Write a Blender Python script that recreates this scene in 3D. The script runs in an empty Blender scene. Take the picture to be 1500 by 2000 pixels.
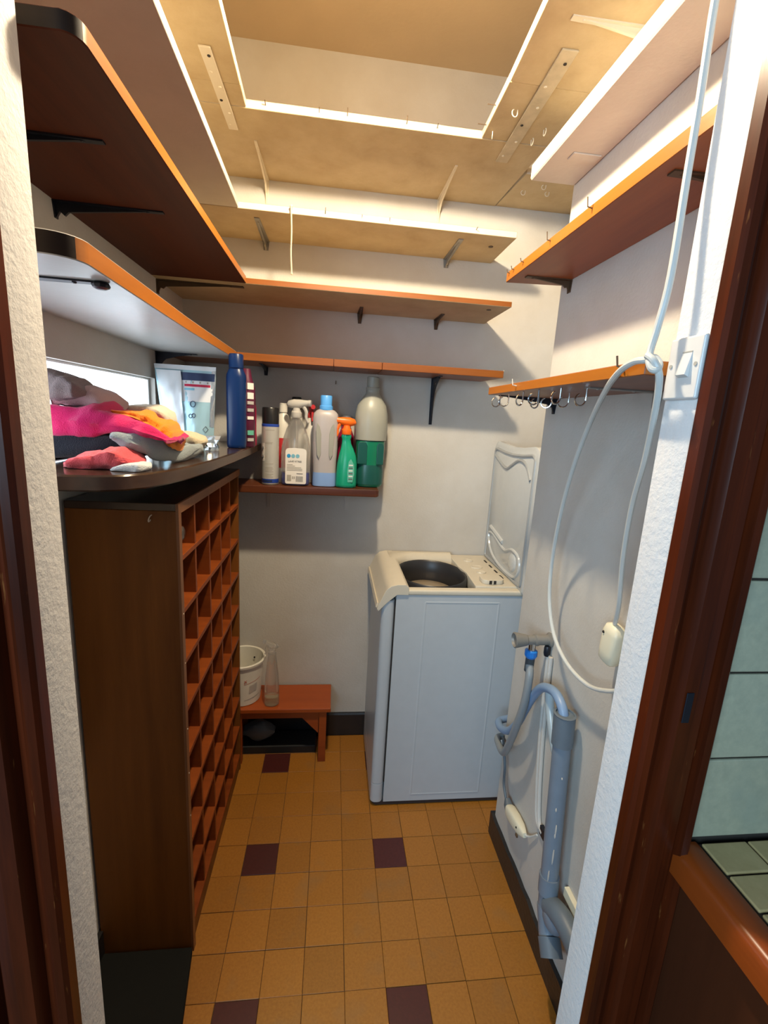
import bpy, bmesh, math, random
from mathutils import Vector, Matrix, noise

# ------------------------------------------------------------------ camera, light, exposure
SC = bpy.context.scene
COL = SC.collection
R_ = random.Random(7)
PI = math.pi
cam_d = bpy.data.cameras.new('camera')
cam = bpy.data.objects.new('camera', cam_d)
COL.objects.link(cam)
cam.matrix_world = Matrix(([[0.992747, -0.033456, -0.115476, 0.235729], [-0.10613, 0.207392, -0.972484, -1.17255], [0.056484, 0.977686, 0.202337, 1.391421], [0.0, 0.0, 0.0, 1.0]]))
cam_d.sensor_fit = 'HORIZONTAL'
cam_d.sensor_width = 36.0
cam_d.lens = 21.4353
cam_d.clip_start = 0.02
SC.camera = cam
SC.view_settings.view_transform = 'Standard'
SC.view_settings.look = 'None'
SC.view_settings.gamma = 1.0
SC.view_settings.use_curve_mapping = False
SC.view_settings.exposure = 0.9

w = bpy.data.worlds.new('world')
SC.world = w
w.use_nodes = True
w.node_tree.nodes['Background'].inputs[0].default_value = (0.50, 0.72, 1.0, 1)
w.node_tree.nodes['Background'].inputs[1].default_value = 0.09

def light(name, kind, loc, energy, color, size=0.05, target=None, size_y=None, spread=None):
    d = bpy.data.lights.new(name, kind)
    d.energy = energy
    d.color = color
    o = bpy.data.objects.new(name, d)
    COL.objects.link(o)
    o.location = loc
    if kind in ('POINT', 'SPOT'):
        d.shadow_soft_size = size
    else:
        d.size = size
        if size_y:
            d.shape = 'RECTANGLE'
            d.size_y = size_y
        if spread: d.spread = spread
    if target:
        o.rotation_euler = (Vector(target) - Vector(loc)).to_track_quat('-Z', 'Y').to_euler()
    return o

pb = light('pantry_bulb', 'SPOT', (0.30, -0.22, 2.205), 30.0, (1.0, 0.86, 0.63), 0.03)
pb.data.spot_size = math.radians(178); pb.data.spot_blend = 0.06; pb.data.shadow_soft_size = 0.03   # the bulb hangs in an opaque shade that keeps it off the ceiling
light('kitchen_daylight', 'AREA', (-0.80, -2.35, 1.55), 27.0, (0.52, 0.77, 1.0), 1.2, (0.70, -0.1, 0.85), 1.0)
light('pantry_upper_fill', 'POINT', (0.30, -0.22, 2.215), 9.5, (1.0, 0.74, 0.42), 0.06)  # unseen fill added at the bulb to brighten the ceiling and top shelves


# ------------------------------------------------------------------ materials
MATS = {}
def nodes(name):
    m = bpy.data.materials.new(name)
    m.use_nodes = True
    nt = m.node_tree
    b = nt.nodes['Principled BSDF']
    MATS[name] = m
    return m, nt, b
def N(nt, t, **kw):
    n = nt.nodes.new(t)
    for k, v in kw.items():
        if k.startswith('i_'):
            n.inputs[int(k[2:]) if k[2:].isdigit() else k[2:].replace('_', ' ')].default_value = v
        else:
            setattr(n, k, v)
    return n
def c4(c): return (c[0], c[1], c[2], 1)
def mixcol(nt, fac, a, b):
    mx = N(nt, 'ShaderNodeMix', data_type='RGBA')
    if isinstance(fac, float): mx.inputs[0].default_value = fac
    else: nt.links.new(fac, mx.inputs[0])
    for s, v in ((6, a), (7, b)):
        if isinstance(v, tuple): mx.inputs[s].default_value = c4(v)
        else: nt.links.new(v, mx.inputs[s])
    return mx.outputs[2]
def coords(nt, scale=(1, 1, 1)):
    tc = N(nt, 'ShaderNodeTexCoord')
    mp = N(nt, 'ShaderNodeMapping')
    mp.inputs['Scale'].default_value = scale
    nt.links.new(tc.outputs['Object'], mp.inputs[0])
    return mp.outputs[0]
def noise_tex(nt, vec, scale, detail=4, rough=0.6):
    n = N(nt, 'ShaderNodeTexNoise')
    n.inputs['Scale'].default_value = scale
    n.inputs['Detail'].default_value = detail
    n.inputs['Roughness'].default_value = rough
    nt.links.new(vec, n.inputs['Vector'])
    return n.outputs[0]
def ramp(nt, fac, stops):
    r = N(nt, 'ShaderNodeValToRGB')
    el = r.color_ramp.elements
    while len(el) < len(stops): el.new(0.5)
    for e, (p, c) in zip(el, stops):
        e.position = p
        e.color = c4(c) if isinstance(c, tuple) else (c, c, c, 1)
    nt.links.new(fac, r.inputs[0])
    return r.outputs[0]
def bump(nt, b, h, strength, dist=0.004):
    n = N(nt, 'ShaderNodeBump')
    n.inputs['Strength'].default_value = strength
    n.inputs['Distance'].default_value = dist
    nt.links.new(h, n.inputs['Height'])
    nt.links.new(n.outputs[0], b.inputs['Normal'])
def paint(name, c, rough=0.6, var=0.08, scale=9.0, bscale=120.0, bstr=0.25, dirt=None):
    m, nt, b = nodes(name)
    v = coords(nt)
    n1 = noise_tex(nt, v, scale, 5)
    d = tuple(x * (1 - var * 2) for x in c)
    if dirt: d = dirt
    col = mixcol(nt, ramp(nt, n1, [(0.35, 0.0), (0.75, 1.0)]), c, d)
    nt.links.new(col, b.inputs['Base Color'])
    b.inputs['Roughness'].default_value = rough
    if bstr:
        bump(nt, b, noise_tex(nt, v, bscale, 3), bstr)
    return m
def wood(name, c1, c2, axis='y', rough=0.4, grain=40.0, spec=0.5, fringe=None, worn_glint=None):
    m, nt, b = nodes(name)
    s = {'x': (0.07, 1, 1), 'y': (1, 0.07, 1), 'z': (1, 1, 0.07)}[axis]
    v = coords(nt, s)
    n1 = noise_tex(nt, v, grain, 6, 0.65)
    n2 = noise_tex(nt, v, grain * 0.2, 3)
    f = N(nt, 'ShaderNodeMath', operation='MULTIPLY')
    nt.links.new(n1, f.inputs[0]); nt.links.new(n2, f.inputs[1])
    col = mixcol(nt, ramp(nt, f.outputs[0], [(0.14, 0.0), (0.42, 1.0)]), c1, c2)
    if worn_glint:  # scratches of wear that also stand in for the bright edge highlight
        wn_ = noise_tex(nt, coords(nt, (1, 1, 0.12)), 75, 4, 0.7)
        col = mixcol(nt, ramp(nt, wn_, [(0.66, 0.0), (0.72, 0.8)]), col, worn_glint)
    if fringe:
        # wall paint slopped over the edge of the board next to the wall
        tc = N(nt, 'ShaderNodeTexCoord')
        sp = N(nt, 'ShaderNodeSeparateXYZ')
        nt.links.new(tc.outputs['Object'], sp.inputs[0])
        pn = noise_tex(nt, coords(nt, (1, 0.6, 1)), 28, 4)
        a = N(nt, 'ShaderNodeMath', operation='MULTIPLY_ADD')
        nt.links.new(pn, a.inputs[0]); a.inputs[1].default_value = fringe[2]
        sgn = N(nt, 'ShaderNodeMath', operation='MULTIPLY_ADD')
        nt.links.new(sp.outputs[0], sgn.inputs[0]); sgn.inputs[1].default_value = fringe[0]; sgn.inputs[2].default_value = fringe[1]
        nt.links.new(sgn.outputs[0], a.inputs[2])
        g = N(nt, 'ShaderNodeMath', operation='GREATER_THAN'); g.inputs[1].default_value = 0.0
        nt.links.new(a.outputs[0], g.inputs[0])
        col = mixcol(nt, g.outputs[0], col, (0.50, 0.42, 0.36))
    nt.links.new(col, b.inputs['Base Color'])
    b.inputs['Roughness'].default_value = rough
    b.inputs['Specular IOR Level'].default_value = spec
    bump(nt, b, n1, 0.12, 0.002)
    return m
def plain(name, c, rough=0.5, metal=0.0, spec=0.5, trans=0.0, alpha=1.0, emit=None, var=0.05):
    m, nt, b = nodes(name)
    v = coords(nt)
    n1 = noise_tex(nt, v, 25, 3)
    nt.links.new(mixcol(nt, n1, tuple(min(1, x * (1 + var)) for x in c), tuple(x * (1 - var) for x in c)), b.inputs['Base Color'])
    b.inputs['Roughness'].default_value = rough
    b.inputs['Metallic'].default_value = metal
    b.inputs['Specular IOR Level'].default_value = spec
    b.inputs['Transmission Weight'].default_value = trans
    b.inputs['Alpha'].default_value = alpha
    if emit:
        b.inputs['Emission Color'].default_value = c4(emit[0])
        b.inputs['Emission Strength'].default_value = emit[1]
    return m
def cloth_mat(name, c, c2=None, stripe=None):
    m, nt, b = nodes(name)
    v = coords(nt)
    n1 = noise_tex(nt, v, 420, 2)
    n2 = noise_tex(nt, v, 14, 3)
    col = mixcol(nt, n2, c, c2 or tuple(x * 0.8 for x in c))
    nt.links.new(col, b.inputs['Base Color'])
    b.inputs['Roughness'].default_value = 0.95
    b.inputs['Specular IOR Level'].default_value = 0.1
    b.inputs['Sheen Weight'].default_value = 0.25
    bump(nt, b, n1, 0.6, 0.003)
    return m

paint('wall_white', (0.55, 0.525, 0.485), 0.75, 0.05, 4, 150, 0.18, (0.48, 0.44, 0.385))
paint('jamb_white', (0.72, 0.70, 0.68), 0.75, 0.03, 6, 110, 0.35)
paint('ceiling_cream', (0.60, 0.46, 0.29), 0.8, 0.06, 3, 80, 0.1)
paint('shelf_white', (0.60, 0.55, 0.47), 0.55, 0.06, 7, 60, 0.15)
paint('shelf_cream', (0.53, 0.41, 0.235), 0.55, 0.06, 8, 60, 0.2, (0.40, 0.285, 0.145))


paint('shelf_gloss', (0.45, 0.44, 0.42), 0.33, 0.06, 9, 50, 0.1)

paint('baseboard_black', (0.018, 0.016, 0.016), 0.4, 0.2, 10, 90, 0.3)
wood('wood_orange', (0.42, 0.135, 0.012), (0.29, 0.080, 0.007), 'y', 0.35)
wood('wood_orange_x', (0.26, 0.080, 0.010), (0.17, 0.045, 0.006), 'x', 0.4)
wood('wood_orange_z', (0.60, 0.20, 0.03), (0.40, 0.11, 0.015), 'z', 0.4)
wood('wood_shaded_under', (0.085, 0.018, 0.006), (0.05, 0.010, 0.004), 'y', 0.5, spec=0.15, fringe=(-1.0, -0.42, 0.2))  # red-brown underside, with its shade put into the darker colour
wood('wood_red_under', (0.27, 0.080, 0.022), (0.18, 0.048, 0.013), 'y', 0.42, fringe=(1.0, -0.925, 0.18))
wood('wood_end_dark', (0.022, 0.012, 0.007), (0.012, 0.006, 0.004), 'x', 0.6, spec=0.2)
wood('wood_red_under_x', (0.27, 0.080, 0.022), (0.18, 0.048, 0.013), 'x', 0.42)
wood('wood_walnut_edge', (0.085, 0.042, 0.024), (0.04, 0.018, 0.01), 'y', 0.3, 30)
wood('wood_rack_side', (0.215, 0.076, 0.013), (0.115, 0.036, 0.006), 'z', 0.5, 22, spec=0.25)
wood('wood_rack', (0.25, 0.055, 0.008), (0.16, 0.032, 0.005), 'x', 0.5, 30, spec=0.25)
wood('wood_walnut', (0.055, 0.030, 0.018), (0.024, 0.012, 0.008), 'y', 0.16, 30)
wood('wood_low_shelf', (0.13, 0.036, 0.011), (0.065, 0.017, 0.006), 'x', 0.35, 30)
wood('wood_stool', (0.33, 0.065, 0.010), (0.22, 0.038, 0.006), 'x', 0.35, 25)
wood('door_frame_wood', (0.105, 0.017, 0.004), (0.022, 0.005, 0.002), 'z', 0.3, 26, spec=0.22, worn_glint=(0.22, 0.075, 0.02))
wood('counter_trim_wood', (0.30, 0.058, 0.008), (0.19, 0.034, 0.005), 'y', 0.28, 20, spec=0.35)
wood('counter_panel_wood', (0.075, 0.020, 0.007), (0.04, 0.011, 0.004), 'z', 0.5, 20, spec=0.2)
plain('metal_grey', (0.30, 0.29, 0.27), 0.45, 0.6, var=0.2)
plain('metal_painted', (0.68, 0.60, 0.46), 0.5)
plain('metal_dirty', (0.50, 0.42, 0.29), 0.55, 0.15, var=0.35)
plain('metal_black', (0.012, 0.014, 0.022), 0.4, 0.3)
plain('metal_dark_brown', (0.09, 0.055, 0.03), 0.5, 0.5)
plain('chrome', (0.75, 0.75, 0.74), 0.12, 1.0)
plain('nail_metal', (0.16, 0.11, 0.07), 0.5, 0.6)
plain('nail_white', (0.75, 0.68, 0.55), 0.5)
plain('string_cream', (0.62, 0.52, 0.36), 0.9)
plain('switch_white', (0.66, 0.65, 0.63), 0.22, spec=0.6)
plain('cable_white', (0.56, 0.57, 0.54), 0.35)
plain('socket_cream', (0.74, 0.69, 0.52), 0.4)
plain('dark_hole', (0.02, 0.015, 0.012), 0.8)
plain('washer_white', (0.47, 0.50, 0.52), 0.3)
plain('washer_cream', (0.60, 0.54, 0.43), 0.3)
plain('washer_lid', (0.48, 0.49, 0.48), 0.14, spec=0.8)
plain('washer_lid_rim', (0.30, 0.31, 0.31), 0.25)  # grey rim; the shading of the lid ridges is put into this tone
plain('rubber_black', (0.025, 0.025, 0.028), 0.4)
plain('rubber_mat', (0.010, 0.010, 0.009), 0.9, spec=0.15)
plain('drum_tan', (0.50, 0.40, 0.28), 0.3, 0.4)
plain('pipe_grey', (0.17, 0.21, 0.26), 0.38, var=0.15)
plain('pipe_grey_dark', (0.12, 0.15, 0.18), 0.45, var=0.15)
plain('tap_grey', (0.22, 0.21, 0.19), 0.45, 0.2)
plain('hose_grey', (0.24, 0.26, 0.27), 0.4)
plain('hose_blue', (0.20, 0.30, 0.46), 0.4)
plain('hose_clear', (0.40, 0.46, 0.48), 0.25, spec=0.6)
plain('plastic_blue', (0.015, 0.19, 0.62), 0.35)
plain('cord_grey', (0.10, 0.12, 0.14), 0.5)
plain('plastic_navy', (0.003, 0.022, 0.10), 0.32, spec=0.35)
plain('plastic_magenta', (0.36, 0.008, 0.06), 0.3)
plain('plastic_dark_purple', (0.10, 0.012, 0.04), 0.35)
plain('can_white', (0.56, 0.55, 0.52), 0.3, 0.3)
plain('can_blue', (0.02, 0.06, 0.36), 0.3)
plain('cap_black', (0.012, 0.012, 0.013), 0.3)
plain('label_white', (0.78, 0.76, 0.72), 0.4)
plain('label_green', (0.12, 0.42, 0.32), 0.4)
plain('print_dark', (0.10, 0.10, 0.11), 0.6)
plain('print_grey', (0.38, 0.36, 0.32), 0.6)
plain('print_red', (0.55, 0.10, 0.05), 0.6)
plain('print_crimson', (0.45, 0.01, 0.05), 0.6)
plain('print_navy', (0.015, 0.03, 0.09), 0.5)
plain('print_blue', (0.02, 0.28, 0.62), 0.5)
plain('print_teal', (0.18, 0.46, 0.60), 0.5)
plain('clear_plastic', (0.86, 0.86, 0.84), 0.12, trans=0.85, alpha=0.55)
plain('clear_glass', (0.86, 0.84, 0.78), 0.05, trans=0.9, alpha=0.5)
plain('milky_plastic', (0.31, 0.31, 0.265), 0.35, spec=0.4)
plain('milky_mauve', (0.42, 0.39, 0.39), 0.35)
plain('liquid_green', (0.006, 0.17, 0.085), 0.25)
plain('liquid_green_dark', (0.008, 0.075, 0.06), 0.3)
plain('liquid_navy', (0.012, 0.03, 0.30), 0.25)
plain('liquid_pale_blue', (0.22, 0.36, 0.66), 0.35)
plain('cap_light_blue', (0.10, 0.38, 0.86), 0.35)
plain('spray_green', (0.006, 0.30, 0.17), 0.28)
plain('spray_orange', (0.85, 0.15, 0.01), 0.35)
plain('red_plastic', (0.52, 0.03, 0.035), 0.35)
plain('white_plastic', (0.72, 0.69, 0.62), 0.4)
plain('bucket_white', (0.72, 0.69, 0.60), 0.4)
plain('foil_silver', (0.72, 0.78, 0.82), 0.2, 0.85, var=0.15)
plain('foil_white', (0.82, 0.84, 0.87), 0.35, 0.1, trans=0.25)
plain('foil_teal', (0.34, 0.54, 0.62), 0.28, 0.3)
wood('wood_rack_edge', (0.22, 0.085, 0.028), (0.14, 0.05, 0.016), 'z', 0.45, 30)
plain('liquid_clear', (0.75, 0.66, 0.45), 0.05, trans=0.7, alpha=0.8)
plain('clear_head', (0.66, 0.64, 0.60), 0.25, trans=0.2, alpha=0.85)
plain('hose_dark', (0.05, 0.06, 0.07), 0.5)
plain('bag_grey', (0.10, 0.12, 0.12), 0.5)
plain('box_black', (0.010, 0.011, 0.012), 0.6)
plain('bottle_dark_glass', (0.06, 0.05, 0.03), 0.08, spec=0.8)
cloth_mat('cloth_magenta', (0.66, 0.018, 0.10), (0.50, 0.012, 0.14))
cloth_mat('cloth_orange', (0.92, 0.30, 0.02), (0.85, 0.20, 0.02))
cloth_mat('cloth_mauve', (0.52, 0.36, 0.36))
cloth_mat('cloth_plum', (0.12, 0.08, 0.10), (0.30, 0.24, 0.22))
cloth_mat('cloth_cream', (0.74, 0.66, 0.52))
cloth_mat('cloth_greyblue', (0.22, 0.27, 0.30), (0.34, 0.38, 0.38))
cloth_mat('cloth_navy', (0.016, 0.018, 0.026))
cloth_mat('cloth_coral', (0.72, 0.11, 0.12), (0.60, 0.07, 0.09))
cloth_mat('cloth_white', (0.68, 0.72, 0.74))
cloth_mat('cloth_straw', (0.66, 0.56, 0.38))
# frosted, daylit pane
m, nt, b = nodes('window_light')
b.inputs['Base Color'].default_value = (0.9, 0.95, 1, 1)
b.inputs['Emission Color'].default_value = (0.74, 0.88, 1, 1)
b.inputs['Emission Strength'].default_value = 2.4
b.inputs['Roughness'].default_value = 0.3
# tiles: colour varies a little from piece to piece
def tile_mat(name, c, c2, scale, rough, spot=None):
    m, nt, b = nodes(name)
    v = coords(nt)
    oi = N(nt, 'ShaderNodeObjectInfo')
    loc = N(nt, 'ShaderNodeVectorMath', operation='ADD')
    nt.links.new(v, loc.inputs[0]); nt.links.new(oi.outputs['Location'], loc.inputs[1])
    n1 = noise_tex(nt, loc.outputs[0], scale, 5, 0.7)
    n2 = noise_tex(nt, loc.outputs[0], 7, 3)
    col = mixcol(nt, ramp(nt, n1, [(0.3, 0.0), (0.7, 1.0)]), c, c2)
    if spot: col = mixcol(nt, ramp(nt, n2, [(0.56, 0.0), (0.72, 0.55)]), col, spot)
    hs = N(nt, 'ShaderNodeHueSaturation')
    mr = N(nt, 'ShaderNodeMapRange')
    mr.inputs[3].default_value = 0.9; mr.inputs[4].default_value = 1.08
    nt.links.new(oi.outputs['Random'], mr.inputs[0])
    nt.links.new(mr.outputs[0], hs.inputs['Value'])
    nt.links.new(col, hs.inputs['Color'])
    nt.links.new(hs.outputs[0], b.inputs['Base Color'])
    b.inputs['Roughness'].default_value = rough
    bump(nt, b, n1, 0.1, 0.002)
tile_mat('floor_tile_tan', (0.37, 0.150, 0.020), (0.28, 0.105, 0.011), 160, 0.42, (0.26, 0.13, 0.04))
tile_mat('floor_tile_dark', (0.075, 0.014, 0.012), (0.055, 0.010, 0.009), 120, 0.4)
tile_mat('kitchen_tile', (0.46, 0.45, 0.31), (0.37, 0.37, 0.26), 60, 0.35, (0.30, 0.34, 0.27))
tile_mat('counter_tile', (0.50, 0.38, 0.18), (0.40, 0.30, 0.13), 30, 0.4, (0.5, 0.36, 0.18))
plain('grout_dark', (0.035, 0.026, 0.018), 0.9)
plain('floor_grout', (0.09, 0.05, 0.022), 0.9)

# ------------------------------------------------------------------ mesh helpers
class MB:
    def __init__(s):
        s.v = []; s.f = []; s.fm = []
    def add(s, vs, fs, mi=0):
        o = len(s.v)
        s.v += [tuple(p) for p in vs]
        s.f += [tuple(i + o for i in f) for f in fs]
        s.fm += [mi] * len(fs)
        return s
    def box(s, a, b, mi=0):
        x0, y0, z0 = a; x1, y1, z1 = b
        vs = [(x0,y0,z0),(x1,y0,z0),(x1,y1,z0),(x0,y1,z0),(x0,y0,z1),(x1,y0,z1),(x1,y1,z1),(x0,y1,z1)]
        return s.add(vs, [(3,2,1,0),(4,5,6,7),(0,1,5,4),(1,2,6,5),(2,3,7,6),(3,0,4,7)], mi)
    def prism(s, poly, z0, z1, axis='z', mi=0, side_mi=None):
        n = len(poly)
        def P(p, z):
            return {'z': (p[0], p[1], z), 'y': (p[0], z, p[1]), 'x': (z, p[0], p[1])}[axis]
        vs = [P(p, z0) for p in poly] + [P(p, z1) for p in poly]
        s.add(vs, [tuple(range(n))[::-1], tuple(range(n, 2*n))], mi)
        o = len(s.v) - 2*n
        for i in range(n):
            j = (i+1) % n
            s.f.append((o+i, o+j, o+n+j, o+n+i)); s.fm.append(mi if side_mi is None else side_mi)
        return s
    def loft(s, rings, cap=True, mi=0, closed=False):
        n = len(rings[0]); vs = [p for r in rings for p in r]; fs = []
        m = len(rings)
        for k in range(m if closed else m-1):
            k2 = (k+1) % m
            for i in range(n):
                j = (i+1) % n
                fs.append((k*n+i, k*n+j, k2*n+j, k2*n+i))
        if cap and not closed:
            fs.append(tuple(range(n))[::-1]); fs.append(tuple(range((m-1)*n, m*n)))
        return s.add(vs, fs, mi)
    def lathe(s, prof, c, n=20, sq=2.0, ry=1.0, rot=0.0, mi=0, cap=True):
        # prof: (radius, z[, ry factor]); sq > 2 squares the section
        rings = []
        for p in prof:
            r, z = p[0], p[1]; f = p[2] if len(p) > 2 else ry
            ring = []
            for i in range(n):
                a = 2*PI*i/n
                ca, sa = math.cos(a), math.sin(a)
                x = math.copysign(abs(ca)**(2/sq), ca)*r
                y = math.copysign(abs(sa)**(2/sq), sa)*r*f
                ring.append((c[0]+x*math.cos(rot)-y*math.sin(rot), c[1]+x*math.sin(rot)+y*math.cos(rot), c[2]+z))
            rings.append(ring)
        return s.loft(rings, cap, mi)
    def tube(s, pts, r, n=10, mi=0, closed=False, smooth=0):
        P = [Vector(p) for p in pts]
        if smooth:
            P = catmull(P, smooth, closed)
        rr = r if isinstance(r, (list, tuple)) else None
        rings = []; up = None
        L = len(P)
        for i, p in enumerate(P):
            a = P[(i-1) % L] if (closed or i > 0) else p
            b = P[(i+1) % L] if (closed or i < L-1) else p
            t = (b - a).normalized()
            if up is None:
                up = Vector((0,0,1)) if abs(t.z) < 0.9 else Vector((1,0,0))
            up = (up - t*up.dot(t)).normalized()
            sd = t.cross(up)
            R = r if rr is None else rr[min(len(rr)-1, int(i*len(rr)/L))]
            rings.append([p + (up*math.cos(2*PI*k/n) + sd*math.sin(2*PI*k/n))*R for k in range(n)])
        return s.loft(rings, True, mi, closed)
    def cyl(s, a, b, r0, r1=None, n=14, mi=0):
        a = Vector(a); b = Vector(b); r1 = r0 if r1 is None else r1
        t = (b-a).normalized(); up = Vector((0,0,1)) if abs(t.z) < 0.9 else Vector((1,0,0))
        up = (up - t*up.dot(t)).normalized(); sd = t.cross(up)
        ring = lambda p, r: [p + (up*math.cos(2*PI*k/n) + sd*math.sin(2*PI*k/n))*r for k in range(n)]
        return s.loft([ring(a, r0), ring(b, r1)], True, mi)
    def sphere(s, c, r, n=12, m=8, sc=(1,1,1), mi=0):
        rings = []
        for k in range(1, m):
            ph = PI*k/m
            rings.append([(c[0]+r*sc[0]*math.sin(ph)*math.cos(2*PI*i/n), c[1]+r*sc[1]*math.sin(ph)*math.sin(2*PI*i/n), c[2]-r*sc[2]*math.cos(ph)) for i in range(n)])
        return s.loft(rings, True, mi)
    def build(s, name, mat, parent=None, smooth=35, bevel=0.0, seg=2, kind=None, label=None, sub=0):
        me = bpy.data.meshes.new(name)
        o = bpy.data.objects.new(name, me)
        COL.objects.link(o)
        off = Vector((0, 0, 0))
        if parent is not None:
            o.parent = parent
            q = parent
            while q: off += q.location; q = q.parent
        me.from_pydata([tuple(Vector(p) - off) for p in s.v], [], s.f)
        for mm in (mat if isinstance(mat, (list, tuple)) else [mat]):
            me.materials.append(MATS[mm])
        for p, mi in zip(me.polygons, s.fm): p.material_index = mi
        bm = bmesh.new(); bm.from_mesh(me)
        bmesh.ops.recalc_face_normals(bm, faces=bm.faces)
        if bevel:
            es = [e for e in bm.edges if len(e.link_faces) == 2 and e.calc_face_angle(0) > 0.6]
            bmesh.ops.bevel(bm, geom=es, offset=bevel, segments=seg, affect='EDGES', profile=0.5, clamp_overlap=True)
        bm.to_mesh(me); bm.free()
        if smooth:
            me.shade_smooth()
            me.set_sharp_from_angle(angle=math.radians(smooth))
        if smooth and bevel:
            wm_ = o.modifiers.new('weighted_normal', 'WEIGHTED_NORMAL'); wm_.keep_sharp = True; wm_.weight = 80
        if sub:
            md = o.modifiers.new('subdivision', 'SUBSURF'); md.levels = sub; md.render_levels = sub
        if kind: o['kind'] = kind
        if label: o['label'] = label
        return o
def catmull(P, k, closed=False):
    out = []; L = len(P)
    rng = range(L if closed else L-1)
    for i in rng:
        p0 = P[(i-1) % L] if (closed or i > 0) else P[i]
        p1 = P[i]; p2 = P[(i+1) % L]
        p3 = P[(i+2) % L] if (closed or i < L-2) else p2
        for j in range(k):
            t = j/k
            out.append(0.5*((2*p1) + (p2-p0)*t + (2*p0-5*p1+4*p2-p3)*t*t + (3*p1-p0-3*p2+p3)*t*t*t))
    if not closed: out.append(P[-1])
    return out
def thing(name, label, cat, loc, group=None):
    o = bpy.data.objects.new(name, None)
    COL.objects.link(o)
    o.empty_display_size = 0.05
    o.location = loc
    o['label'] = label; o['category'] = cat
    if group: o['group'] = group
    return o
def tag(o, label, cat, group=None):
    o['label'] = label; o['category'] = cat
    if group: o['group'] = group
    return o
def struct(o): o['kind'] = 'structure'; return o
def copy_thing(root, loc, label, group=None):
    r = root.copy(); COL.objects.link(r); r.location = loc; r['label'] = label
    if group: r['group'] = group
    for ch in list(root.children):
        c = ch.copy(); COL.objects.link(c); c.parent = r
        for g in ch.children:
            d = g.copy(); COL.objects.link(d); d.parent = c
    return r
def text_mesh(name, s, size, mat, parent, origin, xdir, ydir, lift=0.0006, align='LEFT'):
    cu = bpy.data.curves.new('text_curve', 'FONT')
    cu.body = s; cu.size = size; cu.extrude = 0.0002; cu.align_x = align; cu.resolution_u = 2
    tmp = bpy.data.objects.new('text_tmp', cu)
    COL.objects.link(tmp)
    dg = bpy.context.evaluated_depsgraph_get(); dg.update()
    me = bpy.data.meshes.new_from_object(tmp.evaluated_get(dg))
    bpy.data.objects.remove(tmp)
    X = Vector(xdir).normalized(); Y = Vector(ydir).normalized(); Z = X.cross(Y)
    O = Vector(origin)
    mb = MB()
    mb.v = [tuple(O + X*v.co.x + Y*v.co.y + Z*(v.co.z+lift)) for v in me.vertices]
    mb.f = [tuple(p.vertices) for p in me.polygons]; mb.fm = [0]*len(mb.f)
    return mb.build(name, mat, parent, smooth=0)
def arc(cx, cy, r, a0, a1, n):
    return [(cx + r*math.cos(math.radians(a0+(a1-a0)*i/n)), cy + r*math.sin(math.radians(a0+(a1-a0)*i/n))) for i in range(n+1)]

# ------------------------------------------------------------------ room shell
U = 0.103                        # floor tile pitch
XL, XR, YB, YF, YK, ZC = -0.31, 0.829, 0.631, -0.59, -0.655, 2.565
XR2, YE = 1.08, 0.10             # recess for the washer behind the end of the right wall
fl = struct(MB().box((-0.6, -2.4, -0.08), (1.4, 0.75, -0.0025)).build('floor', 'floor_grout', smooth=0))
tm = MB().box((0.0006, 0.0006, -0.0075), (U-0.0006, U-0.0006, 0.0)).build('tile', 'floor_tile_tan', fl, smooth=0, bevel=0.0008, seg=1)
td = tm.copy(); td.data = tm.data.copy(); td.data.materials[0] = MATS['floor_tile_dark']; td.name = 'tile.dark'
first = True
for j in range(-6, 6):
    for i in range(-3, 10):
        dark = (i % 4 == 0 and j % 4 == 0)
        if first and not dark:
            o = tm; first = False
        else:
            o = tm.copy(); COL.objects.link(o)
            if dark:
                o.data = td.data
                o['label'] = 'dark maroon accent tile'
        o.name = 'tile'
        o.location = (i*U + R_.uniform(-.0003, .0003), j*U + R_.uniform(-.0003, .0003), R_.uniform(-0.0004, 0.0004))
bpy.data.objects.remove(td)
struct(MB().box((-0.5, YF-0.065, ZC), (1.2, 0.75, ZC+0.06)).build('ceiling', 'ceiling_cream', smooth=0))
struct(MB().box((-0.41, YB, 0), (1.18, YB+0.08, ZC)).build('wall_back', 'wall_white', smooth=0))
wl = MB()
WY0, WY1, WZ0, WZ1 = -0.52, 0.34, 1.262, 1.468
wl.box((XL-0.1, YF, 0), (XL, YB, WZ0)).box((XL-0.1, YF, WZ1), (XL, YB, ZC)).box((XL-0.1, YF, WZ0), (XL, WY0, WZ1)).box((XL-0.1, WY1, WZ0), (XL, YB, WZ1))
struct(wl.build('wall_left', 'wall_white', smooth=0))
struct(MB().box((XR, YF, 0), (XR2, YE, ZC)).build('wall_right', 'wall_white', smooth=0, bevel=0.006))
struct(MB().box((XR2, YE, 0), (XR2+0.1, YB, ZC)).build('wall_recess', 'wall_white', smooth=0))
wf = MB()
OX0, OX1, OZ = -0.088, 0.668, 2.25
wf.prism([(-1.3, YK), (OX0-0.002, YK), (OX0, YK+0.004), (OX0, YF-0.006), (OX0-0.006, YF), (-1.3, YF)], 0, ZC)
wf.prism([(1.5, YK), (OX1+0.002, YK), (OX1, YK+0.004), (OX1, YF-0.006), (OX1+0.006, YF), (1.5, YF)], 0, ZC)
wf.box((OX0, YK, OZ), (OX1, YF, ZC))
struct(wf.build('wall_front', 'jamb_white', smooth=40))
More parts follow.
